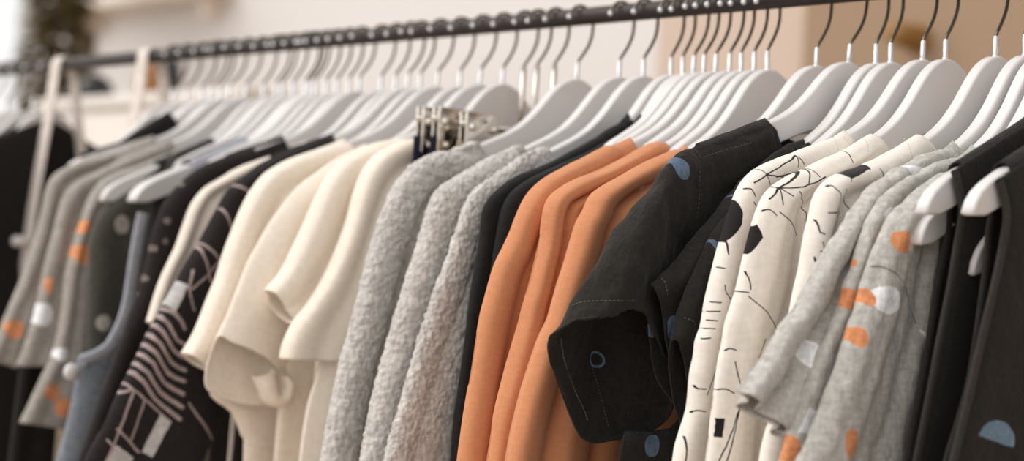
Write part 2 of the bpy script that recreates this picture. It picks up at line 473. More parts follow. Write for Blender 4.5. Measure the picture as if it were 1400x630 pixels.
def draw(objs, layers):
    """layers: (colour, [shapes with photo pixels]) -> the same shapes in the cloth's own y,z coordinates"""
    H = hits(objs); out = []
    for rgb, shapes in layers:
        q = []
        for s in shapes:
            if s[0] == 'dot':                  # pixel centre, pixel radii: fitted on the cloth
                _, c, rx, ry = s[:4]
                m_ = yz(H(c)); s_ = (H(c)-CAM).dot(CF)/FPX
                a = yz(PX(c[0]+rx, c[1], H(c).x)); b = yz(PX(c[0], c[1]+ry, H(c).x)); pw = abs(a[0]-m_[0])
                e1, e2 = yz(H((c[0]-rx, c[1]))), yz(H((c[0]+rx, c[1])))
                w_ = abs(e2[0]-e1[0])/2; w_ = min(max(w_, .5*pw), .95*pw)
                q.append(('dot', m_, w_, abs(b[1]-m_[1]), 0))
            elif s[0] == 'ring':
                m_ = yz(H(s[1])); q.append(('ring', m_, s[2], s[3]))
            elif s[0] == 'poly': q.append(('poly', hull([yz(H(p)) for p in s[1]])))
            elif s[0] == 'half':               # two ends of the flat side, arc above
                a, b = yz(H(s[1])), yz(H(s[2])); m_ = ((a[0]+b[0])/2, (a[1]+b[1])/2)
                rr = sqrt((a[0]-b[0])**2+(a[1]-b[1])**2)/2; n2 = (-(b[1]-a[1]), b[0]-a[0]); n2 = n2 if n2[1] > 0 else (-n2[0], -n2[1])
                q.append(('half', m_, rr, .6*rr, n2))
            else:                              # line through pixels
                w = s[2] if len(s) > 2 else .0005
                pts = [Vector((p[0], p[1], 0)) for p in s[1]]
                if len(pts) > 2: pts = [cr(pts, k*(len(pts)-1)/(2*(len(pts)-1))) for k in range(2*(len(pts)-1)+1)]
                w3 = [yz(H((p.x, p.y))) for p in pts]
                for a, b in zip(w3, w3[1:]):
                    if (a[0]-b[0])**2+(a[1]-b[1])**2 < .03**2*4: q.append(('seg', a, b, w))
        out.append((rgb, q))
    return out
def recloth(objs, mat):
    for o in objs: o.data.materials.clear(); o.data.materials.append(mat)
def on_cloth(name, objs, pl_, mat, par, r=.0004, dash=.0024, gap=.0015, n=40):
    H = hits(objs); p = [Vector((a, b, 0)) for a, b in pl_]
    q = [cr(p, t) for t in resample(p, n)]
    q = [H((v.x, v.y)) for v in q]
    q = [v-(v-CAM).normalized()*.0011 for v in q]
    keep = [q[0]]
    for v in q[1:]:
        if (v-keep[-1]).length < .03: keep.append(v)
    if dash: return stitch(name, keep, mat, par, r, dash, gap)
    bm = bmesh.new(); wire(bm, [v-par.location for v in keep], r, 6); return from_bm(name, bm, mat, par)
def RR(Lp, dx, dy=0):                         # an inner edge parallel to an outer one
    n = len(Lp)
    out = []
    for i, (x, y) in enumerate(Lp):
        k = i/(n-1)
        a = dx(k) if callable(dx) else dx
        d = dy(k) if callable(dy) else dy
        out.append((x+a, y+d))
    return out
def NR(Lp, wid):                              # inner edge: the outer edge moved inwards by wid(k) pixels
    n = len(Lp); out = []
    for i in range(n):
        a = Lp[max(i-1, 0)]; c = Lp[min(i+1, n-1)]
        tx, ty = c[0]-a[0], c[1]-a[1]; q = sqrt(tx*tx+ty*ty)
        w = wid(i/(n-1)) if callable(wid) else wid
        out.append((Lp[i][0]+ty/q*w, Lp[i][1]-tx/q*w))
    return out
G = 'clothes on the rail'
def garment(name, n, label, cat, group, hlabel, x=None, htilt=0, hsize='covered', L=None, **k):
    x = hook_x(n) if x is None else x
    if L: htilt = fit_tilt(x, L); TILT[round(x, 5)] = htilt
    t = root(name, (x, 0, NZ), label, cat, group)
    if hlabel: hanger(n, hlabel, x=x, tilt=htilt, size=hsize)
    return t, x

# ================================================================== the setting
M_wall = plain('warm white plaster', (218, 213, 210), .9, bump=.05, bscale=40)
M_tan = plain('tan painted plaster', (156, 132, 108), .9, bump=.05, bscale=40)
M_beige = plain('beige painted plaster', (203, 183, 168), .9, bump=.05, bscale=40)
M_floor = plain('light oak boards', (190, 165, 140), .6, var=.4, bscale=6)
bm = bmesh.new(); box(bm, (-9, -5, -.1), (4, 4.2, 0)); struct(from_bm('floor', bm, M_floor, None, False))
WY = 2.4
xb1 = PY(1118, 50, WY).x; xb0 = PY(900, 50, WY).x
bm = bmesh.new(); box(bm, (-9, WY, 0), (xb0, WY+.15, 3.6)); struct(from_bm('wall_back', bm, M_wall, None, False))
bm = bmesh.new(); box(bm, (xb0, WY, 0), (xb1, WY+.15, 3.6)); struct(from_bm('wall_back_middle', bm, M_beige, None, False))
bm = bmesh.new(); box(bm, (xb1, WY-.06, 0), (4, WY+.15, 3.6)); struct(from_bm('wall_back_right', bm, M_tan, None, False))

# clothes rack: long dark rail on two end stands (stands lie outside the picture)
M_rail = plain('dark bronze steel', (50, 41, 37), .45, .4, bump=.06, bscale=200)
rack = root('clothes_rail', (-1.0, 0, 0), 'long dark metal clothes rail carrying all the hangers', 'clothes rail')
bm = bmesh.new(); o0 = rack.location; RZ = NZ+.0647
wire(bm, [Vector((x, 0, RZ))-o0 for x in (-3.2, -1, 0, 1.6)], .009, 24); from_bm('rail', bm, M_rail, rack)
for xe in (-3.19, 1.59):
    bm = bmesh.new(); wire(bm, [Vector((xe, 0, .03))-o0, Vector((xe, 0, 1))-o0, Vector((xe, 0, RZ+.012))-o0], .012, 20); from_bm('upright', bm, M_rail, rack)
    bm = bmesh.new(); box(bm, Vector((xe-.02, -.28, 0))-o0, Vector((xe+.02, .28, .032))-o0, .006); from_bm('foot', bm, M_rail, rack)

# ---- things behind the rail, far out of focus
M_wood_w = plain('white painted wood', (232, 226, 220), .6)
M_pale = plain('pale wood', (232, 218, 204), .6, var=.1, bscale=12)
def PYb(px, py, y): return PY(px, py, y)
# tall white cabinet with dark jars on its top (left, behind the rail)
cy = 1.25
a = PYb(60, 132, cy); b_ = PYb(330, 122, cy); zt = PYb(150, 131, cy).z
cab = root('cabinet', ((a.x+b_.x)/2, cy+.2, 0), 'tall white cabinet behind the left end of the rail', 'cabinet')
o0 = cab.location
bm = bmesh.new(); box(bm, Vector((a.x, cy+.02, .06))-o0, Vector((b_.x, cy+.42, zt-.03))-o0, .004); from_bm('carcass', bm, M_wood_w, cab, False)
bm = bmesh.new(); box(bm, Vector((a.x-.02, cy-.015, zt-.03))-o0, Vector((b_.x+.02, cy+.44, zt))-o0, .006); from_bm('cabinet_top', bm, M_wood_w, cab, False)
bm = bmesh.new(); box(bm, Vector((a.x+.01, cy+.03, 0))-o0, Vector((b_.x-.01, cy+.4, .07))-o0); from_bm('plinth', bm, M_wood_w, cab, False)
xm = (a.x+b_.x)/2
for x0_, x1_, kx in ((a.x+.006, xm-.003, xm-.04), (xm+.003, b_.x-.006, xm+.04)):
    bm = bmesh.new(); box(bm, Vector((x0_, cy, .08))-o0, Vector((x1_, cy+.022, zt-.045))-o0, .003); d = from_bm('door', bm, M_wood_w, cab, False)
    bm = bmesh.new(); ball(bm, Vector((kx, cy-.015, 1.0))-o0, .014); from_bm('knob', bm, M_chrome, d)
def lathe(name, prof, loc, mat, parent=None):
    bm = bmesh.new(); sg = 28; rings = []
    for r, z in prof: rings.append([bm.verts.new((r*cos(2*pi*k/sg), r*sin(2*pi*k/sg), z)) for k in range(sg)])
    for p, q in zip(rings, rings[1:]):
        for k in range(sg): bm.faces.new((p[k], p[(k+1) % sg], q[(k+1) % sg], q[k]))
    bm.faces.new(rings[0][::-1]); bm.faces.new(rings[-1])
    o = from_bm(name, bm, mat, parent); o.location = loc; return o
M_jar = plain('black glazed jar', (30, 28, 27), .3); M_brn = plain('brown wicker', (172, 120, 78), .8, bump=.4, bscale=120)
for (px, w, h, mt, lb, nm, ct) in ((130, 27, 26, M_jar, 'round black jar on top of the white cabinet', 'jar', 'jar'),
                      (206, 24, 36, M_brn, 'brown box-like basket on the white cabinet beside a dark vase', 'basket', 'basket'),
                      (232, 16, 40, M_jar, 'slim dark vase on the white cabinet right of the brown basket', 'vase', 'vase')):
    p = PYb(px, 128, cy+.14); s = (p-CAM).dot(CF)/FPX
    r = w*s/2*1.9; H = h*s*1.5
    o = lathe(nm, [(r*.7, 0), (r*.95, H*.2), (r, H*.5), (r*.85, H*.8), (r*.55, H*.95), (r*.6, H), (r*.5, H)], Vector((p.x, cy+.14, zt)), mt)
    tag(o, lb, ct)
# wall shelf
sy = WY-.12
a = PYb(88, 12, sy); b_ = PYb(285, 0, sy); zz = PYb(90, 16, sy).z
sh = root('wall_shelf', ((a.x+b_.x)/2, WY-.02, zz), 'pale wooden wall shelf high behind the left of the rail', 'shelf')
o0 = sh.location
bm = bmesh.new(); box(bm, Vector((a.x, sy, zz))-o0, Vector((b_.x, WY, zz+.03))-o0, .004); from_bm('shelf_board', bm, M_pale, sh, False)
for xx in (a.x+.1, b_.x-.1):
    bm = bmesh.new(); box(bm, Vector((xx-.015, sy+.04, zz-.07))-o0, Vector((xx+.015, WY, zz+.002))-o0, .003); from_bm('bracket', bm, M_pale, sh, False)
# dark picture frame / mirror edge below the shelf
a = PYb(112, 60, WY-.02); b_ = PYb(124, 60, WY-.02)
z0 = PYb(118, 96, WY-.02).z; z1 = PYb(118, 22, WY-.02).z
mf = root('picture_frame', ((a.x+b_.x)/2, WY, z0), 'narrow dark wooden frame on the wall below the shelf', 'frame')
o0 = mf.location; M_dk = plain('dark brown wood', (98, 70, 48), .5, var=.4, bscale=20)
bm = bmesh.new(); box(bm, Vector((a.x, WY-.04, z0))-o0, Vector((b_.x, WY, z1))-o0, .004); from_bm('frame', bm, M_dk, mf, False)
# leafy plant in front of the back wall (olive mass, top left)
M_leaf = plain('olive leaves', (138, 122, 80), .6, var=.5, bscale=9); M_leaf2 = plain('pot clay', (196, 164, 134), .8)
py_ = WY-.45; c = PYb(78, 60, py_); s = (c-CAM).dot(CF)/FPX
pl = root('potted_plant', (c.x, py_, 0), 'tall olive green plant by the bright window, top left', 'plant')
o0 = pl.location
lathe('pot', [(.11, 0), (.15, .3), (.16, .32), (.13, .32), (.12, .28)], Vector((0, 0, 0)), M_leaf2, pl)
bm = bmesh.new(); wire(bm, [Vector((0, 0, .25)), Vector((.02, .01, 1)), Vector((0, 0, c.z+.1))], [.02, .016, .008], 10); from_bm('stem', bm, M_dk, pl)
bm = bmesh.new(); rnd = random.Random(3)
for k in range(1500):
    z = rnd.uniform(c.z-.6, c.z+.6); an = rnd.uniform(0, 2*pi); rad = rnd.uniform(.01, .085)
    ce = Vector((rad*cos(an), rad*sin(an), z)); dr = Vector((cos(an), sin(an), rnd.uniform(-.7, .5))).normalized()
    sd = dr.cross(Vector((0, 0, 1))).normalized(); ln = rnd.uniform(.06, .11); wd = ln*.28
    q = [ce, ce+dr*ln*.5+sd*wd+Vector((0, 0, .008)), ce+dr*ln, ce+dr*ln*.5-sd*wd+Vector((0, 0, .008))]
    vv = [bm.verts.new(p) for p in q]; bm.faces.new(vv)
fo = from_bm('foliage', bm, M_leaf, pl, False)
# window beyond, left of the plant
wx1 = PYb(36, 30, WY-.01).x; wx0 = wx1-1.3
bm = bmesh.new(); box(bm, (wx0, WY-.05, .9), (wx1, WY-.001, 3.2), .004)
wn_m, nt, bb = new_mat('daylit window pane'); bb.inputs['Base Color'].default_value = lin((225, 230, 235)); bb.inputs['Emission Color'].default_value = (.92, .96, 1, 1); bb.inputs['Emission Strength'].default_value = .04
bb.inputs['Roughness'].default_value = .2
struct(from_bm('window_1', bm, wn_m, None, False))
# golden brown round wicker decoration on the tan wall
c = PYb(1243, 50, WY-.1); s = (c-CAM).dot(CF)/FPX
M_gold = plain('golden straw', (160, 116, 58), .6, bump=.5, bscale=90, var=.4)
hat = root('woven_decoration', (c.x, WY-.06, c.z), 'round golden brown woven piece hung on the tan wall', 'wall decoration')
bm = bmesh.new(); sg = 36
pr = [(.001, -.11), (18*s*.6, -.11), (18*s, -.095), (20*s, -.02), (22*s, 0), (34*s, .004), (34*s, .010), (20*s, .008)]
rings = [[bm.verts.new((r*cos(2*pi*k/sg), z*1.0, r*sin(2*pi*k/sg)*.9)) for k in range(sg)] for r, z in pr]
for p, q in zip(rings, rings[1:]):
    for k in range(sg): bm.faces.new((p[k], p[(k+1) % sg], q[(k+1) % sg], q[k]))
from_bm('woven_disc', bm, M_gold, hat)

# ================================================================== near end: black sleeveless dresses
BLK = (40, 37, 34)
def zw(px, x0, xo=.0): return uz(px, x0, xo)
def half_dot(p, r, x0, tilt): return ('half', zw(p, x0, .012), r, (sin(tilt), cos(tilt)))
def sleeveless(n, x, label, hlabel, edgeL, backL, mat, bindmat, hem=-1.05, group='black sleeveless dresses at the near end', gap=.011, backgap=-.012, tiltz=0.0, neckw=.085):
    """edgeL: armhole edge of the front layer from shoulder top down (px); backL: armhole edge of the back layer"""
    t, x = garment('sleeveless_dress', n, label, 'dress', group, hlabel, x=x, hsize='full')
    for nm, Lp, gp, dz in (('front', edgeL, gap, .0), ('back', backL, backgap, .0)):
        E = [PX(p[0], p[1], x+gp) for p in Lp]
        rows = []; nr = 80; nc = 36; tt = resample(E, nr)
        zs = NZ+shoulder(-E[0].y)
        for i in range(nr):
            e = cr(E, tt[i]); v = i/(nr-1); row = []
            uu = -e.y
            for j in range(nc):
                k = j/(nc-1)
                # from the armhole edge (k=0) across to the mirrored edge (k=1)
                u = uu*(1-2*k)
                top = NZ+shoulder(u)+.004
                f = max(0, 1-v*4.5); f = f*f*(3-2*f)
                z = e.z+(top-(NZ+shoulder(uu)+.004))*f
                if abs(u) < neckw: z = min(z, NZ+shoulder(neckw)-.07*sqrt(max(0, 1-(u/neckw)**2)))
                lead = min(1, v*9)
                xo = gp*lead+(.0085 if gp > 0 else -.0085)*(1-lead)
                xo += .004*sin(k*34+v*2.2)*lead*sin(pi*k)+.006*lead*(1 if gp > 0 else -.3)*sin(pi*k)**.6
                row.append(Vector((x+xo, -u, z)))
            rows.append(row)
        o = grid_mesh(nm, rows, False, mat, t, .0016, wrinkle(.0012, 38, n))
        # binding along the armhole
        bm = bmesh.new(); q = [r[0]-t.location for r in rows]
        prof = []
        rr = .0042
        rg = []
        for i, p in enumerate(q):
            a = q[max(i-1, 0)]; c = q[min(i+1, len(q)-1)]; tg = (c-a).normalized(); u1 = Vector((1, 0, 0)); v1 = tg.cross(u1).normalized()
            rg.append([bm.verts.new(p+u1*.0022*cos(2*pi*s_/10)+v1*rr*sin(2*pi*s_/10)) for s_ in range(10)])
        for a, c in zip(rg, rg[1:]):
            for s_ in range(10): bm.faces.new((a[s_], a[(s_+1) % 10], c[(s_+1) % 10], c[s_]))
        from_bm('binding', bm, bindmat, o)
        st = [r[0]+(r[1]-r[0]).normalized()*.0075+Vector((.0022 if gp > 0 else .0012, 0, 0)) for r in rows]
        stitch('stitching', st[2:], M_thread, o, .00035, .0022, .0016)
    # shoulder strap joining both layers over the hanger
    rows = []
    uE = -PX(edgeL[0][0], edgeL[0][1], x).y
    for k in range(12):
        u = uE+.001-(uE-neckw)*k/11; row = []
        for j in range(13):
            a = pi*j/12; row.append(Vector((x+cos(a)*.0083, -u, NZ+shoulder(u)-.012+.0165*sin(a)**.6)))
        rows.append(row)
    grid_mesh('strap', rows, False, mat, t, .0016)
    return t, x
M_thread = plain('dark grey thread', (112, 108, 104), .8)
def solve_tip(px, py, uT=.236):               # the hanging plane on which this pixel lies uT in front of the rail
    lo, hi = -1.6, .6
    for _ in range(50):
        mid = (lo+hi)/2
        if -PX(px, py, mid).y < uT: lo = mid
        else: hi = mid
    return lo
xB = solve_tip(1258, 290); xA = solve_tip(1320, 314)
A_f = [(1370, 246), (1374, 262), (1377, 290), (1372, 330), (1360, 390), (1343, 460), (1325, 540), (1303, 630), (1270, 760)]
A_b = [(1352, 258), (1354, 290), (1352, 320), (1349, 360), (1344, 400), (1337, 450), (1326, 520), (1310, 580), (1292, 640), (1262, 760)]
B_f = [(1309, 233), (1314, 262), (1316, 290), (1308, 340), (1300, 390), (1286, 460), (1271, 540), (1253, 630), (1225, 760)]
B_b = [(1296, 243), (1297, 280), (1295, 320), (1290, 350), (1282, 390), (1273, 450), (1262, 520), (1250, 580), (1240, 640), (1215, 760)]
M_bA = fabric('black linen nearest dress', BLK, 800, .4, .8, 70, .05)
M_blk = fabric('black linen', BLK, 800, .4, .8, 70, .05)
M_bind = fabric('black binding tape', (58, 55, 52), 900, .3, .3, 60, .05)
tA, _ = sleeveless(1560, xA, 'black sleeveless dress nearest the camera with a blue half-moon print', 'white hanger tip poking out of the nearest black sleeveless dress', A_f, A_b, M_bA, M_bind)
fr = [o for o in tA.children if o.name.startswith('front')]
M_pA = fabric('black linen with blue half moon', BLK, 800, .4, .8, 70, .05, draw(fr, [((112, 136, 156), [('half', (1336, 594), (1385, 612))])]))
recloth(fr, M_pA)
sleeveless(1495, xB, 'plain black sleeveless dress second from the right, beside the grey spotted shirts', 'white hanger tip between the grey spotted shirt and second black dress, upper of two', B_f, B_b, M_blk, M_bind)
# two hangers hanging lower, tucked behind those dresses
hanger(1480, 'white hanger tip showing right below the upper tip beside the grey shirt', size='full', tilt=.092, x=xB-.0165)
hanger(1540, 'white hanger tip showing lower down between the two black sleeveless dresses', size='full', tilt=.19, x=xA-.024)

# ================================================================== grey spotted shirts
GRY = (190, 187, 181); WHT = (246, 247, 250); ORG = (224, 150, 104)
def spots(x0, items, xo):
    d = {}
    for rgb, p, rx, rz, tl in items: d.setdefault(rgb, []).append(('dot', zw(p, x0, xo), rx, rz, tl))
    return list(d.items())
nG = (1396, 1418, 1442); xG = [hook_x(n) for n in nG]
Gr1 = [(1286, 206), (1262, 212), (1235, 226), (1210, 240), (1190, 254), (1177, 268), (1163, 286), (1151, 306), (1140, 323), (1129, 340), (1109, 374), (1086, 417), (1057, 460), (1046, 479), (1030, 504), (1006, 535)]
Gr2 = [(1305, 216), (1280, 222), (1255, 235), (1230, 250), (1207, 268), (1192, 287), (1181, 312), (1172, 340), (1163, 365), (1153, 395), (1145, 422), (1131, 452), (1118, 482), (1108, 507), (1098, 535), (1088, 565), (1078, 595), (1066, 632), (1040, 720)]
Gr3 = [(1335, 226), (1300, 234), (1262, 252), (1240, 270), (1222, 289), (1208, 310), (1198, 336), (1187, 362), (1178, 390), (1168, 420), (1158, 450), (1147, 485), (1135, 520), (1122, 555), (1107, 590), (1088, 630), (1050, 720)]
Gr3R = [(1340, 262), (1310, 275), (1290, 285), (1283, 297), (1279, 312), (1277, 330), (1276, 350), (1275, 370), (1274, 395), (1274, 420), (1273, 450), (1266, 480), (1260, 515), (1256, 550), (1249, 590), (1243, 630), (1225, 720)]
MG = [fabric('grey crinkled linen', GRY, 700, .35, .9, 85, .12)]*3
def shirt_body(t, x, mat, b, W=.178, hem=-.62, seed=1, **k):
    return body(x, mat, t, [(W+.002, -.16), (W+.004, -.30), (W+.01, -.45), (W+.015, hem)], hem, b=b, W=W, disp=wrinkle(.0015, 30, seed), nr=50, nc=60, **k)
labs = ['grey linen shirt with white and orange spots, farthest of three, sleeve end pointing left', 'grey linen shirt with orange and white spots, middle of three', 'grey linen shirt with a big white spot, beside the black sleeveless dress']
hl = ['white hanger holding the farthest of three grey spotted shirts', 'white hanger holding the middle grey spotted shirt', 'white hanger holding the grey shirt that touches the black dresses']
GT = []
for i in range(3):
    t, x = garment('spotted_shirt', nG[i], labs[i], 'shirt', 'grey spotted shirts', hl[i], L=(Gr1, Gr2, Gr3)[i])
    GT.append(t); shirt_body(t, x, MG[i], .007, seed=i+11, neck=.105)
def collar_band(t, x, u, mat, wid=.016): return band('collar', u, wid, x, mat, t)
# farthest: short kimono sleeve open at the cuff
def sleeve_loops(L, R, bn, bf, cuff=None):
    """loops of 8 points: L, near1..3, R, far1..3"""
    out = []
    n = len(L)
    for i in range(n):
        (lx, ly), (rx, ry) = L[i], R[i]; b1 = bn(i/(n-1)); b2 = bf(i/(n-1))
        f = lambda t: (lx+(rx-lx)*t, ly+(ry-ly)*t)
        out.append([(lx, ly, 0), (*f(.15), b1*.7), (*f(.5), b1), (*f(.85), b1*.7), (rx, ry, 0), (*f(.85), -b2*.7), (*f(.5), -b2), (*f(.15), -b2*.7)])
    return out
Gr1R = [(1296, 250), (1275, 256), (1252, 266), (1236, 276), (1222, 288), (1212, 300), (1203, 318), (1196, 338), (1190, 355), (1184, 372), (1172, 400), (1158, 440), (1128, 485), (1118, 505), (1100, 545), (1069, 598)]
o = strip('sleeve', Gr1, Gr1R, xG[0], MG[0], GT[0], b=.013, back=.35, free=.8, nr=110, nc=72, folds=((.011, 1.6, .98, .12), (.0018, 4, .1, 1.2)), disp=wrinkle(.0016, 70, 3))
strip('sleeve', Gr1, Gr1R, xG[0], MG[0], GT[0], b=.016, nr=60, nc=32, mirror=True)
strip('sleeve', Gr2, NR(Gr2, lambda k: 44+36*k), xG[1], MG[1], GT[1], b=.012, back=.3, nr=120, nc=56, folds=((.003, 1.3, .1, .5),), disp=wrinkle(.0016, 70, 4))
strip('sleeve', Gr2, NR(Gr2, lambda k: 44+36*k), xG[1], MG[1], GT[1], b=.012, nr=60, nc=32, mirror=True)
strip('sleeve', Gr3, Gr3R, xG[2], MG[2], GT[2], b=.012, back=.3, nr=130, nc=80, folds=((.006, 1.15, .02, .12), (.0016, 4.5, .3, .8)), disp=wrinkle(.0016, 70, 5))
strip('sleeve', Gr3, Gr3R, xG[2], MG[2], GT[2], b=.012, nr=60, nc=32, mirror=True)
GP = [([(WHT, [('dot', (1252, 234), 11, 8), ('dot', (1106, 482), 17, 20), ('ring', (1067, 581), .0056, .0010)])]),
      ([(WHT, [('dot', (1216, 297), 8, 14), ('poly', [(1106, 556), (1116, 562), (1104, 592), (1088, 591)])]), (ORG, [('dot', (1161, 408), 12, 15), ('dot', (1162, 356), 4, 9), ('dot', (1079, 614), 15, 20)])]),
      ([(WHT, [('dot', (1214, 410), 17, 19), ('poly', [(1254, 449), (1262, 453), (1269, 466), (1268, 478)])]), (ORG, [('dot', (1236, 331), 11, 15), ('dot', (1183, 405), 10, 12), ('dot', (1172, 460), 13, 14), ('dot', (1165, 607), 10, 21)])])]
for t, ly, w_ in zip(GT, GP, ('far', 'middle', 'near')):
    ch = [o for o in t.children if o.name.split('.')[0] in ('sleeve', 'body')]; sl = [o for o in ch if o.name.startswith('sleeve')][:1]
    recloth(ch, fabric('grey spotted linen %s' % w_, GRY, 700, .35, .9, 85, .12, draw(sl+[o for o in ch if o.name.startswith('body')], ly)))
# armhole seam of the near shirt
M_seam = plain('grey seam thread', (96, 94, 90), .9)
on_cloth('armhole_seam', [o for o in GT[2].children if o.name.startswith('sleeve')][:1], [(1190, 364), (1202, 364), (1215, 368), (1228, 377), (1236, 390), (1241, 405), (1244, 420), (1248, 432), (1253, 442)], M_seam, GT[2], .0004, 0)

# ================================================================== cream shirts with black line drawing
CRM = (239, 232, 223); INK = (36, 34, 34)
nC = (1261, 1290, 1358); xC = [hook_x(n) for n in nC]
Cr1 = [(1146, 188), (1120, 197), (1090, 207), (1060, 218), (1040, 227), (1022, 240), (1010, 257), (1001, 276), (992, 303), (986, 324), (980, 345), (974, 370), (966, 410), (959, 444), (951, 466), (949, 487), (944, 513), (939, 559), (931, 587), (924, 610), (918, 640), (900, 720)]
Cr2 = [(1190, 184), (1160, 202), (1120, 221), (1090, 235), (1066, 247), (1048, 261), (1037, 280), (1030, 300), (1024, 322), (1018, 345), (1012, 370), (1006, 395), (998, 422), (991, 445), (987, 467), (981, 496), (976, 533), (971, 573), (969, 596), (964, 630), (955, 720)]
Cr3 = [(1254, 185), (1235, 197), (1205, 213), (1172, 229), (1145, 238), (1126, 250), (1113, 270), (1106, 298), (1098, 330), (1092, 365), (1086, 395), (1080, 425), (1074, 455), (1068, 490), (1061, 525), (1053, 560), (1046, 595), (1038, 635), (1022, 720)]
CL = []
q = [('line', p) for p in [[(1047, 239), (1030, 226)], [(1047, 239), (1086, 213)], [(1047, 239), (1070, 242)], [(1047, 239), (1052, 252)], [(1047, 239), (1030, 250)], [(1086, 213), (1090, 228)], [(1086, 213), (1098, 225)], [(1060, 242), (1085, 236)],
     [(1012, 258), (1025, 258), (1032, 268)], [(1030, 276), (1035, 285)], [(986, 324), (992, 335), (995, 348)], [(975, 365), (990, 367)], [(990, 390), (992, 400), (1000, 410)], [(966, 412), (985, 413)], [(964, 425), (984, 425)], [(962, 437), (980, 438)], [(957, 449), (977, 449)], [(952, 462), (970, 462)], [(946, 527), (953, 531), (965, 532)], [(938, 563), (952, 561), (964, 562)], [(982, 494), (966, 540)], [(929, 596), (936, 630)]]] + [('poly', [(996, 284), (984, 312), (979, 330), (1002, 272), (1014, 290), (1014, 306), (1000, 324), (987, 331), (994, 298)])]
CL.append(q)
q = [('line', p) for p in [[(1062, 257), (1040, 248)], [(1062, 257), (1098, 228)], [(1062, 257), (1100, 255), (1128, 242)], [(1062, 257), (1070, 280)], [(1062, 257), (1084, 268)], [(1062, 257), (1050, 272)], [(1098, 228), (1105, 252)], [(1098, 228), (1120, 242)], [(1150, 203), (1165, 222)],
     [(1092, 262), (1100, 290), (1100, 330)], [(1065, 290), (1080, 302), (1088, 320)], [(1036, 288), (1050, 286), (1060, 294)], [(1012, 371), (1022, 380), (1026, 395)], [(1003, 398), (1024, 400)], [(1023, 405), (1045, 424), (1055, 438), (1062, 452)], [(987, 478), (996, 476), (1005, 479)], [(978, 532), (992, 532), (1003, 537)],
     [(1004, 494), (1011, 525)], [(1046, 463), (1036, 490)], [(1016, 535), (1000, 590), (982, 630)], [(1012, 550), (1004, 590), (992, 632)]]] + [('poly', [(1020, 318), (1013, 342), (1030, 306), (1036, 316), (1042, 324), (1032, 337), (1019, 348), (1024, 325)]), ('poly', [(974, 571), (990, 572), (987, 597), (970, 596)])]
CL.append(q)
q = [('line', p) for p in [[(1123, 255), (1135, 254), (1148, 264)], [(1148, 264), (1146, 290), (1137, 320), (1125, 345), (1106, 382)], [(1131, 291), (1144, 290)], [(1156, 258), (1160, 285)], [(1178, 222), (1188, 232)], [(1155, 238), (1163, 248)], [(1202, 231), (1204, 250)], [(1124, 331), (1128, 345), (1121, 343)], [(1121, 317), (1127, 320)], [(1124, 357), (1116, 362), (1112, 352), (1117, 362)], [(1121, 318), (1110, 300)],
     [(1043, 598), (1036, 600), (1030, 615)], [(1030, 606), (1038, 612), (1026, 622)]]] + [('line', p, .0042) for p in [[(1147, 236), (1172, 224)]]] + []
CL.append(q)
MC = [fabric('cream cotton', CRM, 620, .3, .18, 40, .1, fleck=.12)]*3
clab = ['cream shirt with black line drawing, farthest of three, touching the black tees', 'cream shirt with black line drawing, middle of three, small black square print', 'cream shirt with black line drawing, nearest of three, beside the grey spotted shirts']
chl = ['white hanger holding the farthest cream line-drawing shirt', 'white hanger holding the middle cream line-drawing shirt', 'white hanger holding the cream line-drawing shirt beside the grey shirts']
CT = []; M_ivory = plain('ivory thread', (206, 196, 180), .8)
for i, (Lp, w, fo_) in enumerate(((Cr1, lambda k: 42, ((.002, 1.0, 0, .2),)), (Cr2, lambda k: 40+62*min(1, k*2), ((.005, 1.05, .02, .1), (.001, 4, 0, .5))), (Cr3, lambda k: 42+30*k, ((.0055, 1.1, .02, .2),)))):
    t, x = garment('printed_shirt', nC[i], clab[i], 'shirt', 'cream line-drawing shirts', chl[i], L=Lp)
    CT.append(t); shirt_body(t, x, MC[i], .008, seed=i+21, W=.178, neck=.105)
    strip('sleeve', Lp, NR(Lp, w), x, MC[i], t, b=.011, back=.35, nr=110, nc=56, folds=fo_, disp=wrinkle(.0009, 40, i+5))
    strip('sleeve', Lp, NR(Lp, w), x, MC[i], t, b=.011, nr=60, nc=32, mirror=True)
    ch = [o for o in t.children if o.name.split('.')[0] in ('sleeve', 'body')]; sl = [o for o in ch if o.name.startswith('sleeve')][:1]
    recloth(ch, fabric('cream cotton with line print %d' % i, CRM, 620, .3, .18, 40, .1, draw(sl+[o for o in ch if o.name.startswith('body')], [(INK, CL[i])]), fleck=.07))
    on_cloth('stitching', ch, [[(1138, 186), (1143, 195), (1146, 208)], [(1178, 186), (1185, 196), (1188, 212)], [(1236, 189), (1243, 202), (1248, 220)]][i], M_ivory, t, .0004, .002, .0012)

# ================================================================== black short-sleeved tees
BLU = (92, 112, 134)
x1 = hook_x(1165); x2 = hook_x(1194); x3 = hook_x(1214)
MT = [fabric('black linen tee', (41, 38, 35), 760, .5, 1.0, 75, .06)]*3
T1, _ = garment('short_sleeved_tee', 1165, 'black linen tee with wide open sleeve and blue spots, in front of the orange blouses', 'tee', 'black short-sleeved tees', 'white hanger holding the black tee with the wide open sleeve', L=[(1030, 174), (1000, 186), (960, 200)])
T2, _ = garment('short_sleeved_tee', 1194, 'black linen tee with narrow folded sleeve, right of the wide open black sleeve', 'tee', 'black short-sleeved tees', 'white hanger holding the black tee with the narrow folded sleeve', hsize='tee', htilt=.06)
T3, _ = garment('short_sleeved_tee', 1214, 'black linen tee pressed against the farthest cream shirt', 'tee', 'black short-sleeved tees', 'white hanger holding the black tee pressed against the cream shirts', hsize='tee', htilt=.06)
TILT[round(x2, 5)] = TILT[round(x3, 5)] = .06
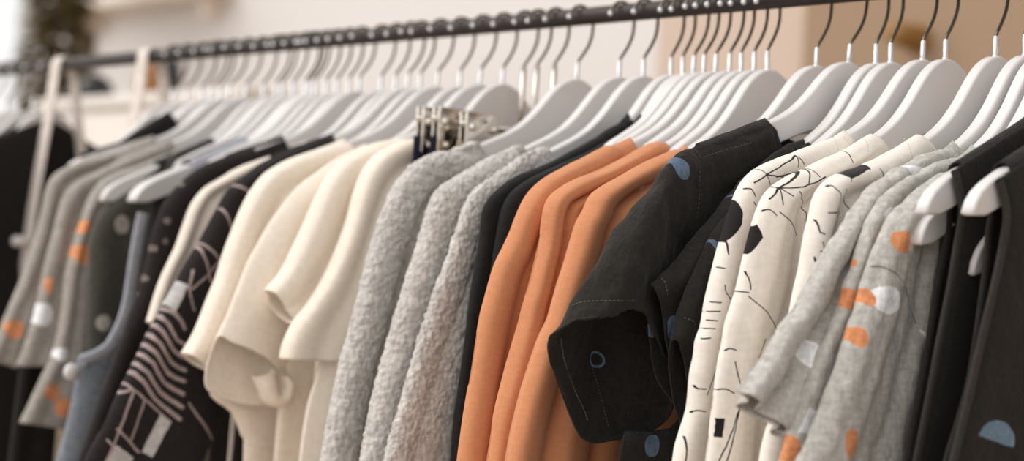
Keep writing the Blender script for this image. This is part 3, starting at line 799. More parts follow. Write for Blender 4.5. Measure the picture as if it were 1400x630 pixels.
for t, x, mt, sd in ((T1, x1, MT[0], 31), (T2, x2, MT[1], 32), (T3, x3, MT[2], 33)):
    body(x, mt, t, [(.21, -.17), (.20, -.25), (.21, -.315), (.26, -.332), (.28, -.346), (.283, -.60)] if t is T1 else [(.15, -.16), (.17, -.2), (.18, -.3), (.19, -.6)], -.6, b=.009, W=.195 if t is T1 else .120, neck=.105 if t is T1 else .117, disp=wrinkle(.0016, 34, sd))
# wide sleeve: 8-point loops (outer, near x3, inner, far x3)
lp = [
 [(1049, 166, 0), (1055, 178, .0088), (1059, 194, .0095), (1061, 212, .0085), (1062, 236, 0), (1056, 212, -.007), (1052, 194, -.008), (1049, 178, -.007)],
 [(1010, 181, 0), (1014, 200, .0095), (1016, 222, .0105), (1018, 245, .0095), (1022, 272, 0), (1012, 245, -.007), (1008, 222, -.008), (1008, 200, -.007)],
 [(985, 192, 0), (975, 215, .009), (975, 235, .010), (980, 260, .009), (985, 290, 0), (975, 262, -.008), (970, 240, -.009), (972, 215, -.008)],
 [(925, 211, .001), (930, 235, .014), (940, 262, .012), (950, 300, .009), (955, 345, 0), (940, 305, -.012), (930, 270, -.014), (922, 235, -.012)],
 [(890, 258, 0), (898, 280, .018), (908, 305, .017), (930, 335, .001), (940, 400, 0), (915, 370, -.02), (895, 330, -.017), (885, 290, -.018)],
 [(840, 319, -.006), (856, 330, .012), (886, 345, .022), (922, 370, .002), (930, 450, -.004), (885, 440, -.024), (850, 400, -.027), (838, 350, -.020)],
 [(797, 390, -.012), (818, 396, .004), (858, 399, .020), (900, 408, .008), (925, 505, -.008), (860, 520, -.032), (812, 470, -.05), (794, 420, -.026)],
 [(768, 440, -.016), (792, 432, .000), (835, 428, .016), (886, 430, .016), (918, 550, -.010), (842, 586, -.035), (789, 548, -.042), (764, 475, -.030)],
 [(752, 462, -.018), (782, 441, -.002), (828, 433, .015), (886, 431, .016), (917, 567, -.010), (806, 604, -.036), (771, 545, -.043), (752, 490, -.032)]]
loft('sleeve', lp, x1, MT[0], T1, nr=90, nc=90, disp=wrinkle(.0024, 55, 8), solid=.0018)
loft('sleeve', lp, x1, MT[0], T1, nr=40, nc=40, mirror=True)
# cuff hem stitching: outside the near layer and inside the far layer
def polyst(name, pl_, x0, mat, par, r=.0004, dash=.0024, gap=.0015):
    q = [PX(a, b, x0+c) for a, b, c in pl_]; tt = resample(q, 40); stitch(name, [cr(q, k) for k in tt], mat, par, r, dash, gap)
M_th2 = plain('pale grey thread', (104, 98, 94), .8)
sl1 = [o for o in T1.children if o.name.startswith('sleeve')][:1]
b1 = [o for o in T1.children if o.name.startswith('body')]
on_cloth('stitching', sl1, [(783, 417), (800, 412), (830, 411), (858, 411), (880, 410)], M_th2, T1, .00035, .002, .0012)
on_cloth('stitching', sl1, [(797, 455), (806, 490), (818, 530), (826, 560), (832, 584)], M_th2, T1, .0003, .0016, .0013)
on_cloth('serged_edge', sl1, [(766, 462), (772, 495), (784, 530), (798, 560), (803, 574)], M_th2, T1, .0008, .0011, .0008, 60)
on_cloth('stitching', sl1, [(957, 212), (957, 240), (956, 270), (953, 300)], M_thread, T1, .0003, .002, .0016)
on_cloth('stitching', sl1, [(958, 216), (985, 207), (1010, 200), (1028, 195)], M_thread, T1, .0003, .002, .0016)
recloth(sl1, fabric('black linen tee sleeve', (41, 38, 35), 760, .5, 1.0, 75, .06, draw(sl1, [(BLU, [('dot', (933, 230), 10, 16), ('ring', (813, 491), .0058, .0010)])])))
recloth(b1, fabric('black linen tee body', (41, 38, 35), 760, .5, 1.0, 75, .06, draw(b1, [(BLU, [('dot', (891, 609), 10, 15)])])))
# T2 narrow folded sleeve
lp2 = [
 [(1099, 190, 0), (1102, 206, .008), (1104, 222, .009), (1105, 236, .008), (1106, 250, 0), (1100, 236, -.006), (1097, 222, -.007), (1098, 206, -.006)],
 [(1066, 206, 0), (1072, 225, .008), (1070, 245, .009), (1072, 262, .007), (1075, 280, 0), (1065, 262, -.007), (1060, 245, -.008), (1065, 222, -.006)],
 [(1010, 250, 0), (1012, 270, .012), (1020, 300, .012), (1025, 325, .009), (1030, 350, 0), (1015, 330, -.008), (1008, 300, -.010), (1006, 270, -.008)],
 [(972, 296, 0), (980, 315, .012), (990, 340, .012), (1000, 370, .009), (1005, 400, 0), (985, 380, -.010), (970, 350, -.012), (968, 318, -.008)],
 [(930, 348, 0), (945, 365, .013), (955, 385, .010), (965, 420, .009), (975, 470, 0), (945, 440, -.012), (935, 410, -.014), (928, 375, -.010)],
 [(905, 377, 0), (920, 392, .010), (932, 410, .006), (935, 450, .006), (950, 530, 0), (918, 490, -.014), (905, 450, -.018), (899, 410, -.014)],
 [(890, 392, 0), (898, 400, .006), (905, 425, .002), (912, 470, .003), (935, 560, 0), (898, 520, -.014), (887, 465, -.018), (887, 425, -.012)]]
loft('sleeve', lp2, x2, MT[1], T2, nr=80, nc=70, disp=wrinkle(.002, 45, 9))
loft('sleeve', lp2, x2, MT[1], T2, nr=40, nc=40, mirror=True)
sl2 = [o for o in T2.children if o.name.startswith('sleeve')][:1]
on_cloth('stitching', sl2, [(902, 378), (908, 384), (911, 392), (913, 404)], M_th2, T2, .00035, .002, .0014)
recloth(sl2, fabric('black linen tee narrow sleeve', (41, 38, 35), 760, .5, 1.0, 75, .06, draw(sl2, [(BLU, [('dot', (919, 448), 8, 16), ('dot', (1003, 268), 3, 5)])])))
lp3 = [
 [(1106, 206, 0), (1110, 216, .007), (1112, 228, .008), (1113, 238, .007), (1114, 250, 0), (1108, 238, -.005), (1105, 228, -.006), (1106, 216, -.005)],
 [(1080, 220, 0), (1090, 225, .008), (1088, 245, .009), (1088, 262, .007), (1090, 280, 0), (1080, 262, -.006), (1078, 245, -.007), (1082, 222, -.005)],
 [(1015, 268, 0), (1020, 290, .009), (1028, 310, .009), (1034, 330, .007), (1040, 360, 0), (1025, 340, -.006), (1018, 315, -.007), (1012, 290, -.006)],
 [(968, 330, 0), (978, 350, .010), (990, 375, .010), (1000, 400, .007), (1010, 440, 0), (985, 420, -.008), (972, 390, -.009), (964, 355, -.007)],
 [(942, 390, 0), (955, 410, .010), (965, 430, .009), (975, 460, .006), (985, 510, 0), (962, 480, -.008), (948, 450, -.010), (939, 420, -.008)],
 [(924, 440, 0), (938, 455, .009), (948, 470, .006), (955, 500, .004), (965, 570, 0), (940, 545, -.010), (925, 505, -.012), (920, 465, -.008)],
 [(917, 470, 0), (925, 466, .006), (932, 482, .003), (940, 520, .002), (952, 600, 0), (930, 575, -.010), (916, 525, -.012), (913, 495, -.008)]]
loft('sleeve', lp3, x3, MT[2], T3, nr=70, nc=60, disp=wrinkle(.002, 45, 10))
loft('sleeve', lp3, x3, MT[2], T3, nr=40, nc=40, mirror=True)

sl3 = [o for o in T3.children if o.name.startswith('sleeve')][:1]
recloth(sl3, fabric('black linen tee third sleeve', (41, 38, 35), 760, .5, 1.0, 75, .06, draw(sl3, [(BLU, [('dot', (978, 335), 4, 8)])])))
on_cloth('stitching', sl3, [(935, 434), (942, 436), (949, 440), (953, 448)], M_thread, T3, .0003, .002, .0016)
# ================================================================== orange blouses
ORA = (206, 140, 100)
nO = (978, 1010, 1045); xO = [hook_x(n) for n in nO]
Or1 = [(840, 202), (829, 200), (808, 212), (778, 226), (748, 241), (730, 256), (717, 273), (706, 295), (697, 317), (687, 340), (676, 362), (669, 384), (661, 414), (656, 433), (646, 489), (635, 563), (626, 630), (610, 740)]
Or2 = [(902, 194), (890, 195), (860, 211), (823, 230), (793, 243), (767, 256), (752, 268), (744, 284), (740, 306), (737, 329), (730, 358), (723, 388), (715, 414), (708, 444), (689, 515), (676, 563), (664, 632), (645, 740)]
Or3 = [(922, 206), (895, 217), (860, 234), (838, 246), (819, 259), (807, 271), (799, 288), (789, 306), (782, 329), (773, 358), (763, 388), (755, 414), (748, 436), (734, 467), (715, 526), (700, 582), (690, 632), (670, 740)]
M_or = [fabric('orange viscose %d' % i, ORA, 800, .12, .10, 22, .12, fleck=.08) for i in range(1)][0]
olab = ['orange blouse, farthest of three, next to the black cardigans', 'orange blouse, middle of three', 'orange blouse, nearest of three, partly behind the black tee sleeve']
ohl = ['white hanger holding the farthest orange blouse', 'white hanger holding the middle orange blouse', 'white hanger seen full face, holding the nearest orange blouse']
for i, (Lp, w, fo_, wb_) in enumerate(((Or1, lambda k: 40+50*k, ((.006, 1.2, .05, .2), (.0015, 3.2, .2, .4)), .19), (Or2, lambda k: 30+24*k, ((.006, 1.35, .0, .15), (.002, 3, .1, .3)), .235), (Or3, lambda k: 44+70*k, ((.010, 1.55, .02, .18), (.0025, 3.4, 0, .3)), .22))):
    t, x = garment('orange_blouse', nO[i], olab[i], 'blouse', 'orange blouses', ohl[i], L=Lp)
    body(x, M_or, t, ([(.19, -.18), (.19, -.28), (.2, -.42), (.21, -.75)], [(.223, -.171), (.237, -.196), (.258, -.24), (.282, -.32), (.30, -.42), (.31, -.75)], [(.21, -.18), (.215, -.28), (.23, -.42), (.25, -.75)])[i], -.75, b=.014, W=.178, neck=.115, folds=((.009, 6, .1*i, .25),), disp=wrinkle(.001, 20, 41+i), nc=110)
    strip('sleeve', Lp, NR(Lp, w), x, M_or, t, b=.015, back=.4, nr=110, nc=60, folds=fo_, disp=wrinkle(.0014, 22, i+3))
    strip('sleeve', Lp, NR(Lp, w), x, M_or, t, b=.015, nr=60, nc=32, mirror=True)

# ================================================================== black cardigans between orange and knit
Bk1 = [(857, 166), (833, 177), (816, 189), (799, 198), (761, 217), (733, 231), (712, 240), (695, 250), (679, 262), (668, 274), (661, 290), (658, 317), (654, 347), (646, 392), (642, 414), (638, 445), (630, 507), (622, 571), (617, 632), (605, 740)]
Bk2 = [(880, 172), (860, 180), (840, 189), (820, 199), (785, 216), (755, 231), (730, 243), (714, 253), (701, 264), (692, 278), (686, 294), (682, 317), (677, 347), (669, 392), (665, 414), (660, 445), (650, 507), (641, 571), (634, 632), (622, 740)]
M_bk = fabric('black ribbed jersey', (33, 33, 33), 500, .4, .15, 40, .05)
for n, Lp, lb, hb in ((914, Bk1, 'black cardigan touching the grey knit jumpers', 'white hanger holding the black cardigan beside the grey jumpers'), (929, Bk2, 'black cardigan touching the farthest orange blouse', 'white hanger holding the black cardigan beside the orange blouses')):
    t, x = garment('cardigan', n, lb, 'cardigan', 'black cardigans', hb, L=Lp)
    body(x, M_bk, t, [(.2, -.2), (.2, -.4), (.205, -.66)], -.66, b=.008, W=.178, neck=.06, nr=40, nc=50)
    strip('sleeve', Lp, NR(Lp, lambda k: 30+14*k), x, M_bk, t, b=.009, back=.5, nr=90, nc=40, disp=wrinkle(.0012, 24, n))
    strip('sleeve', Lp, NR(Lp, lambda k: 30+14*k), x, M_bk, t, b=.009, nr=50, nc=24, mirror=True)

# ================================================================== grey boucle jumpers
nK = (790, 846, 878); xK = [hook_x(n) for n in nK]
K1 = [(645, 212), (622, 207), (602, 208), (585, 213), (568, 223), (552, 238), (540, 255), (530, 276), (522, 296), (514, 320), (506, 346), (499, 372), (492, 402), (485, 430), (477, 458), (468, 487), (461, 520), (454, 553), (446, 595), (440, 632), (425, 720)]
K2 = [(700, 205), (672, 214), (645, 230), (622, 243), (606, 254), (596, 265), (588, 282), (581, 305), (574, 330), (567, 352), (559, 374), (551, 402), (544, 425), (537, 448), (530, 472), (523, 498), (515, 528), (508, 558), (501, 595), (494, 632), (478, 720)]
K3 = [(738, 203), (710, 215), (686, 233), (665, 248), (648, 261), (638, 276), (631, 293), (623, 318), (615, 342), (607, 364), (598, 388), (590, 410), (582, 435), (574, 458), (567, 485), (559, 513), (550, 545), (541, 575), (533, 602), (525, 632), (505, 720)]
M_kn = fabric('grey boucle knit', (219, 215, 210), 500, .5, .8, 420, .3, fleck=.3, fuzz=True)
klab = ['grey boucle jumper, farthest of three, beside the cream tees', 'grey boucle jumper, middle of three', 'grey boucle jumper, nearest of three, touching the black cardigan']
khl = ['white hanger holding the farthest grey boucle jumper', 'white hanger holding the middle grey boucle jumper', 'white hanger holding the grey boucle jumper next to the black cardigan']
for i, (Lp, w) in enumerate(((K1, lambda k: 38+4*k), (K2, lambda k: 38+2*k), (K3, lambda k: 34+2*k))):
    t, x = garment('knit_jumper', nK[i], klab[i], 'jumper', 'grey boucle jumpers', khl[i], L=Lp)
    W0 = (.215, .20, .235)[i]
    body(x, M_kn, t, ([(.222, -.17), (.246, -.216), (.259, -.284), (.271, -.365), (.28, -.62)], [(.2, -.2), (.2, -.62)], [(.205, -.15), (.231, -.225), (.250, -.265), (.267, -.32), (.279, -.374), (.29, -.62)])[i], -.62, xo=(0, 0, .007)[i], b=(.011, .010, .014)[i], W=.178, neck=.135, drop=.03, disp=boucle(.0017, 250, 5+i), nr=300, nc=220, lift=.005)
    strip('sleeve', Lp, NR(Lp, w), x, M_kn, t, b=(.014, .014, .009)[i], back=.6, nr=360, nc=90, disp=boucle(.0020, 250, i+15), xo=.002)
    strip('sleeve', Lp, NR(Lp, w), x, M_kn, t, b=.014, back=.6, nr=60, nc=30, mirror=True)

# ================================================================== clip hangers with navy skirts
M_navy = fabric('navy wool', (36, 34, 52), 600, .3, .2, 40, .2)
M_sand = fabric('sand cotton', (196, 172, 142), 600, .3, .2, 40, .2)
M_clip = plain('polished clip steel', (214, 208, 200), .14, 1)
def clip_hanger(n, label, barz, uc):
    x = hook_x(n); t = root('clip_hanger', (x, 0, NZ), label, 'hanger', 'steel clip hangers')
    o = bpy.data.objects.new('hook', HK); COL.objects.link(o); o.parent = t
    bm = bmesh.new(); wire(bm, [Vector((0, 0, .016)), Vector((0, 0, -.02)), Vector((0, 0, barz))], .003, 10); from_bm('stem', bm, M_clip, t)
    bm = bmesh.new(); wire(bm, [Vector((0, -uc-.026, barz)), Vector((0, 0, barz)), Vector((0, uc+.026, barz))], .003, 10); from_bm('bar', bm, M_clip, t)
    for s in (1, -1):
        bm = bmesh.new()
        for k in (-1, 1):
            box(bm, (k*.0045-.0012, -s*uc-.022, barz-.034), (k*.0045+.0012, -s*uc+.022, barz+.012), .0008)
            ball(bm, (k*.007, -s*uc-.015, barz-.003), .0042); ball(bm, (k*.007, -s*uc+.015, barz-.003), .0042); ball(bm, (k*.007, -s*uc+.014, barz-.026), .0036); ball(bm, (k*.007, -s*uc-.012, barz-.026), .0036)
        wire(bm, [Vector((-.006, -s*uc, barz+.002)), Vector((0, -s*uc, barz+.006)), Vector((.006, -s*uc, barz+.002))], .005, 10)
        from_bm('clip', bm, M_clip, t)
    return t, x
def skirt(x, label, mat, ztop, half, group, length=.6):
    t = root('skirt', (x, 0, NZ), label, 'skirt', group)
    off = t.location
    for nm, z0, z1, b in (('waistband', ztop, ztop-.035, .0022), ('skirt_panel', ztop-.033, ztop-length, .004)):
        rows = []
        for i in range(24):
            v = i/23; z = z0+(z1-z0)*v; h = half*(1+.25*v if nm == 'skirt_panel' else 1); row = []
            for j in range(64):
                a = 2*pi*j/64
                row.append(Vector((x+sin(a)*abs(sin(a))**-.4*(b if abs(sin(a)) > 1e-6 else 0)+.004*v*sin(9*a)*(nm == 'skirt_panel') if abs(sin(a)) > 1e-6 else x, -h*cos(a), NZ+z)))
            rows.append(row)
        grid_mesh(nm, rows, True, mat, t, .0012)
zc = [(715, 596), (733, 618), (757, 655)]
labn = ['steel clip hanger holding the farther navy skirt', 'steel clip hanger holding the nearer navy skirt', 'steel clip hanger holding the sand coloured skirt']
skl = ['navy skirt clipped up farther behind the grey jumpers', 'navy skirt clipped up just behind the grey jumper', 'sand coloured skirt on clips behind the grey jumpers']
for i, (n, pc) in enumerate(zc):
    xx = hook_x(n); c = PX(pc, (165, 165, 172)[i], xx)
    clip_hanger(n, labn[i], c.z-NZ, min(.185, -c.y)); skirt(xx, skl[i], (M_navy, M_navy, M_sand)[i], c.z-NZ-.018, min(.185, -c.y)+.028, 'skirts on clip hangers')

# ================================================================== cream tees
CT_C = (240, 229, 215)
M_ct = fabric('cream cotton jersey', CT_C, 700, .15, .1, 22, .15, fleck=.07)
nT = (600, 628, 658, 686); xT = [hook_x(n) for n in nT]
Ct = [
 [(472, 195), (440, 203), (400, 217), (366, 235), (346, 258), (331, 285), (318, 315), (306, 345), (294, 385), (280, 420), (265, 455), (249, 483)],
 [(500, 198), (465, 215), (430, 238), (407, 256), (390, 275), (372, 300), (356, 326), (341, 355), (326, 393), (312, 428), (303, 450), (297, 463)],
 [(545, 190), (510, 198), (484, 208), (463, 222), (447, 243), (432, 272), (418, 305), (404, 335), (390, 362), (376, 382), (368, 391), (363, 397)],
 [(566, 190), (540, 198), (515, 212), (496, 235), (484, 265), (474, 300), (460, 340), (442, 380), (422, 412), (402, 440), (388, 468), (383, 490)]]
CtR = [
 [(480, 245), (450, 250), (420, 260), (395, 275), (382, 295), (376, 320), (370, 345), (362, 375), (350, 410), (335, 445), (315, 480), (284, 508)],
 [(505, 255), (480, 262), (460, 275), (445, 290), (436, 310), (430, 335), (424, 360), (418, 390), (412, 420), (405, 450), (395, 480), (381, 502)],
 [(550, 240), (525, 245), (508, 255), (495, 270), (485, 290), (475, 315), (465, 345), (450, 375), (435, 400), (420, 420), (405, 434), (392, 440)],
 [(570, 225), (555, 240), (540, 262), (528, 285), (520, 310), (514, 335), (508, 360), (502, 390), (497, 415), (490, 440), (482, 465), (474, 494)]]
tlab = ['cream tee, farthest of four, sleeve edge against the black patterned dress', 'cream tee, second of four from the left, folded cuff', 'cream tee, third of four, narrow sleeve with small pointed cuff', 'cream tee, nearest of four, broad flat sleeve beside the grey jumper']
thl = ['white hanger holding the farthest cream tee', 'white hanger holding the second cream tee from the left', 'white hanger holding the third cream tee from the left', 'white hanger holding the cream tee beside the grey jumper']
fo = [((.006, 1.2, .02, .1),), ((.007, 1.1, .02, .1),), ((.006, 1.1, .0, .1),), ((.007, 1.2, .1, .1),)]
for i in range(4):
    t, x = garment('cream_tee', nT[i], tlab[i], 'tee', 'cream tees', thl[i], L=Ct[i])
    wb = (.225, .225, .205, .20)[i]
    body(x, M_ct, t, ([(.215, -.2), (.24, -.28), (.28, -.336), (.252, -.36), (.238, -.384), (.233, -.41), (.23, -.62)], [(.20, -.2), (.215, -.3), (.22, -.45), (.22, -.62)], [(.2, -.2), (.2, -.62)], [(.2, -.2), (.215, -.28), (.222, -.31), (.237, -.377), (.25, -.62)])[i], -.62, b=.012, W=.178, neck=.12, folds=((.006, 4, .2*i, .1),), disp=wrinkle(.001, 18, 51+i), nc=90)
    if i == 1:
        lq = [[(l[0], l[1], 0), (l[0]+(r[0]-l[0])*.3, l[1]+(r[1]-l[1])*.3, .012), (l[0]+(r[0]-l[0])*.6, l[1]+(r[1]-l[1])*.6, .015), (l[0]+(r[0]-l[0])*.9, l[1]+(r[1]-l[1])*.9, .010), (r[0]+6, r[1]+6, 0),
               (l[0]+(r[0]-l[0])*.8, l[1]+(r[1]-l[1])*.8, -.012), (l[0]+(r[0]-l[0])*.5, l[1]+(r[1]-l[1])*.5, -.014), (l[0]+(r[0]-l[0])*.2, l[1]+(r[1]-l[1])*.2, -.010)] for l, r in list(zip(Ct[1], CtR[1]))[:-2]]
        lq.append([(300, 455, 0), (322, 462, .010), (345, 472, .014), (372, 486, .012), (392, 505, 0), (362, 518, -.014), (322, 515, -.018), (292, 490, -.012)])
        lq.append([(296, 463, 0), (320, 469, .010), (345, 478, .014), (378, 498, .010), (394, 522, 0), (360, 552, -.014), (318, 549, -.018), (281, 527, -.014)])
        loft('sleeve', lq, x, M_ct, t, nr=90, nc=64, disp=wrinkle(.0014, 24, 88), solid=.002)
        strip('cuff', [(345, 515), (352, 530), (358, 545), (366, 553), (378, 555), (390, 548), (396, 530)], [(372, 505), (372, 520), (374, 530), (376, 538), (380, 538), (384, 530), (384, 512)], x, M_ct, t, b=.012, nr=40, nc=30, xo=.004)
    else: strip('sleeve', Ct[i], CtR[i], x, M_ct, t, b=.020, back=.5, nr=80, nc=60, folds=fo[i], disp=wrinkle(.0016, 22, 61+i), solid=.002)
    strip('sleeve', Ct[i], CtR[i], x, M_ct, t, b=.020, nr=40, nc=30, mirror=True)

# ================================================================== black dress with white graphic lines
nP = 560; xP = hook_x(nP); GL = (168, 152, 150)
M_pt = M_thread
def zc_(l): return [(150+a/2.425, 370+b/2.423) for a, b in l]
PST = [zc_(l) for l in ([(175, 128), (205, 135), (228, 155), (248, 192)], [(155, 150), (190, 172), (222, 228), (255, 248)], [(142, 180), (178, 206), (212, 265), (252, 288)], [(126, 212), (165, 240), (205, 305), (248, 328)], [(113, 245), (155, 275), (192, 338), (246, 366)], [(99, 276), (142, 306), (178, 368), (242, 408)], [(84, 308), (126, 338), (164, 400), (240, 452)], [(70, 336), (110, 365), (147, 422), (232, 492)])]
PLN = [zc_(l) for l in ([(162, 118), (45, 350)], [(-5, 330), (75, 392), (200, 500)], [(75, 392), (-55, 440)], [(80, 395), (20, 560), (-20, 640)], [(115, 430), (70, 560)], [(25, 525), (95, 600)], [(-10, 560), (60, 640)], [(175, 5), (110, 100)], [(275, 0), (262, 60), (280, 130)], [(262, 440), (330, 540), (380, 630)])]
PLN += [[(255, 325), (278, 350), (288, 385)], [(300, 285), (322, 330)], [(268, 330), (300, 355), (262, 395)], [(312, 250), (340, 262)]]
PBX = [[(232, 378), (257, 390), (240, 426), (214, 410)], [(219, 566), (233, 578), (208, 625), (193, 618)], [(158, 608), (182, 625), (172, 650), (140, 640)]]
Pt = [(445, 188), (403, 202), (362, 221), (332, 240), (307, 264), (291, 294), (272, 330), (251, 365), (232, 397), (214, 432), (194, 472), (173, 514), (148, 564), (122, 618), (100, 670)]
PtR = [(450, 230), (420, 240), (395, 255), (380, 270), (368, 290), (360, 315), (350, 345), (340, 380), (330, 410), (322, 440), (315, 480), (308, 520), (298, 570), (280, 620), (262, 670)]
t, x = garment('patterned_dress', nP, 'black dress with pale stripes, squares and lines, left of the cream tees', 'dress', 'blurred clothes at the far end', 'white hanger holding the black line-patterned dress', L=Pt)
body(x, M_pt, t, [(.2, -.2), (.21, -.4), (.24, -.9)], -.9, b=.012, W=.178, neck=.1)
strip('sleeve', Pt, PtR, x, M_pt, t, b=.016, back=.4, nr=90, nc=60, folds=((.006, 1.3, .1, .2),), disp=wrinkle(.0014, 24, 71))
strip('sleeve', Pt, PtR, x, M_pt, t, b=.016, nr=40, nc=30, mirror=True)

pch = [o for o in t.children if o.name.split('.')[0] in ('sleeve', 'body')]
ph = [o for o in pch if o.name.startswith('sleeve')][:1]+[o for o in pch if o.name.startswith('body')]
recloth(pch, fabric('black cotton with pale line print', (40, 36, 36), 600, .25, .2, 40, .04, draw(ph, [(GL, [('line', l, .0021) for l in PST]+[('line', l, .0013) for l in PLN]), ((196, 194, 194), [('poly', q) for q in PBX])])))

# cream narrow garment behind it
def sleeved(name, n, label, cat, hlabel, Lp, wid, mat, b=.012, W=.175, hem=-.6, folds=((.004, 1.2, .1, .2),), group='blurred clothes at the far end', Rp=None, neck=.1, dispn=1, bodyb=.008):
    t, x = garment(name, n, label, cat, group, hlabel, L=Lp)
    body(x, mat, t, [(W, -.2), (W*1.02, -.4), (W*1.05, hem)], hem, b=bodyb, W=W, neck=neck, nr=40, nc=44)
    R_ = Rp if Rp else NR(Lp, wid)
    strip('sleeve', Lp, R_, x, mat, t, b=b, back=.4, nr=70, nc=44, folds=folds, disp=wrinkle(.0014, 24, n))
    strip('sleeve', Lp, R_, x, mat, t, b=b, nr=40, nc=24, mirror=True)
    return t, x
Cm = [(375, 212), (345, 222), (318, 234), (296, 246), (276, 259), (261, 281), (250, 310), (240, 338), (228, 362), (215, 395), (200, 440)]
sleeved('cream_blouse', 520, 'narrow cream blouse squeezed between two black patterned pieces', 'blouse', 'white hanger holding the narrow cream blouse', Cm, 34, M_ct, b=.010)
Dk = [(345, 203), (303, 216), (270, 231), (242, 254), (223, 281), (210, 313), (202, 350), (188, 400), (168, 455), (146, 515), (125, 575), (105, 640)]
pd = [((120, 110, 104), [('dot', zw((x_, y_), hook_x(493), .01), .0035, .0035, 0) for x_, y_ in ((232, 265), (228, 302), (212, 340), (196, 352), (205, 300), (250, 250), (225, 330), (190, 400), (178, 430), (200, 380))])]
M_dk2 = fabric('black floral cotton', (42, 37, 36), 600, .25, .2, 40, .05, pd)
sleeved('floral_blouse', 493, 'black blouse with tiny pale flecks, behind the narrow cream blouse', 'blouse', 'white hanger holding the black flecked blouse', Dk, lambda k: 40+30*k, M_dk2, b=.012)

# ---- sleeveless pieces with showing hanger tips
def vest(n, x, label, cat, hlabel, Lp, wid, mat, strapmat, group='blurred clothes at the far end', us=.165, b=.012, folds=((.003, 1.2, 0, .2),), hem=-.7, name='sleeveless_dress'):
    t, x = garment(name, n, label, cat, group, hlabel, x=x, hsize='full')
    rows = []
    for k in range(14):
        u = us-.075*k/13; row = []
        for j in range(13):
            a = pi*j/12; row.append(Vector((x+cos(a)*.0085, -u, NZ+shoulder(u)-.016+.021*sin(a)**.6)))
        rows.append(row)
    grid_mesh('strap', rows, False, strapmat, t, .0016)
    strip('body', Lp, NR(Lp, wid), x, mat, t, b=b, back=.5, nr=70, nc=50, folds=folds, disp=wrinkle(.0014, 24, n))
    return t, x
M_shd = fabric('shade-dark grey cotton', (78, 76, 70), 600, .25, .2, 40, .2, [((196, 188, 178), [('dot', zw((167, 307), solve_tip(137, 275), .012), .0105, .0105, 0), ('dot', zw((142, 441), solve_tip(137, 275), .012), .009, .009, 0)])])  # dark tone is the shade on a far grey shirt's face, put into the colour
M_den = fabric('faded blue denim', (128, 136, 146), 700, .4, .3, 50, .2)
M_den2 = fabric('pale blue binding', (172, 174, 184), 700, .4, .3, 50, .2)
xs1 = solve_tip(137, 275); xs2 = solve_tip(175, 280); xs3 = solve_tip(184, 293, .232)
vest(380, xs1, 'shaded face of a far grey dotted shirt, shade in its colour, shaped as a sleeveless dress', 'dress', 'white hanger whose rounded tip pokes out above the shade-coloured grey shirt face', [(232, 210), (205, 235), (170, 262), (140, 285), (125, 320), (121, 370), (119, 420), (118, 480), (112, 560), (100, 660)], lambda k: 50+30*k, M_shd, M_blk)
vest(414, xs2, 'plain black sleeveless dress with dark strap, left of the flecked black blouse', 'dress', 'white hanger tip just left of the black strap, upper of two blurred tips', [(225, 240), (215, 262), (207, 285), (200, 320), (192, 360), (180, 410), (165, 460), (150, 530), (130, 600), (115, 660)], lambda k: 40+20*k, M_blk, M_blk)
t, x = vest(422, xs3, 'faded blue denim pinafore with curved bib, lower left', 'pinafore', 'white hanger tip holding the denim pinafore strap, lower of two blurred tips', [(165, 433), (147, 466), (128, 479), (110, 486), (106, 500), (102, 530), (95, 565), (86, 600), (76, 640), (60, 700)], lambda k: 20+70*min(1, k*2), M_den, M_den2, name='denim_pinafore')
Sp = [(189, 290), (183, 320), (178, 350), (173, 385), (168, 415), (160, 440), (145, 468), (128, 480), (110, 487)]
strip('shoulder_strap', Sp, NR(Sp, 13), x, M_den2, t, b=.003, back=.8, xo=.012, nr=60, nc=20)
bm = bmesh.new(); p = PX(99, 508, x+.012)-t.location
wire(bm, [p+Vector((-.003, 0, 0)), p+Vector((.004, 0, 0))], .009, 20); from_bm('button', bm, M_white, t)

# ---- far grey spotted shirts
GRF = (160, 154, 147)
Gf1 = [(205, 190), (165, 204), (128, 215), (97, 226), (76, 238), (64, 256), (57, 286), (49, 320), (39, 350), (27, 385), (11, 420), (-2, 452), (-16, 490)]
Gf2 = [(222, 195), (175, 214), (135, 233), (106, 248), (89, 265), (79, 290), (72, 320), (62, 362), (52, 405), (40, 450), (28, 485), (22, 500)]
Gf3 = [(245, 205), (192, 225), (152, 240), (131, 255), (116, 280), (106, 310), (96, 345), (89, 380), (83, 425), (72, 480), (58, 512), (44, 542), (27, 578)]
Gf2R = [(230, 230), (190, 245), (160, 258), (140, 272), (124, 290), (112, 315), (104, 340), (98, 375), (94, 412), (90, 450), (84, 480), (76, 500)]
Gf3R = [(250, 240), (215, 252), (180, 265), (158, 282), (140, 300), (128, 325), (122, 355), (119, 390), (117, 430), (114, 480), (110, 515), (104, 548), (90, 586)]
xg = [hook_x(n) for n in (318, 338, 358)]
f1 = spots(xg[0], [(ORG, (31, 350), .009, .012, 0), (ORG, (18, 450), .011, .011, 0), (ORG, (2, 432), .008, .009, 0)], .01)
f2 = spots(xg[1], [(WHT, (58, 430), .012, .013, 0), (ORG, (66, 390), .004, .01, 0)], .01)
f3 = spots(xg[2], [(ORG, (114, 347), .0105, .0115, 0), (ORG, (117, 310), .008, .008, 0), (ORG, (73, 536), .010, .010, 0), (ORG, (87, 557), .010, .011, 0), (WHT, (86, 485), .007, .008, 0)], .014)
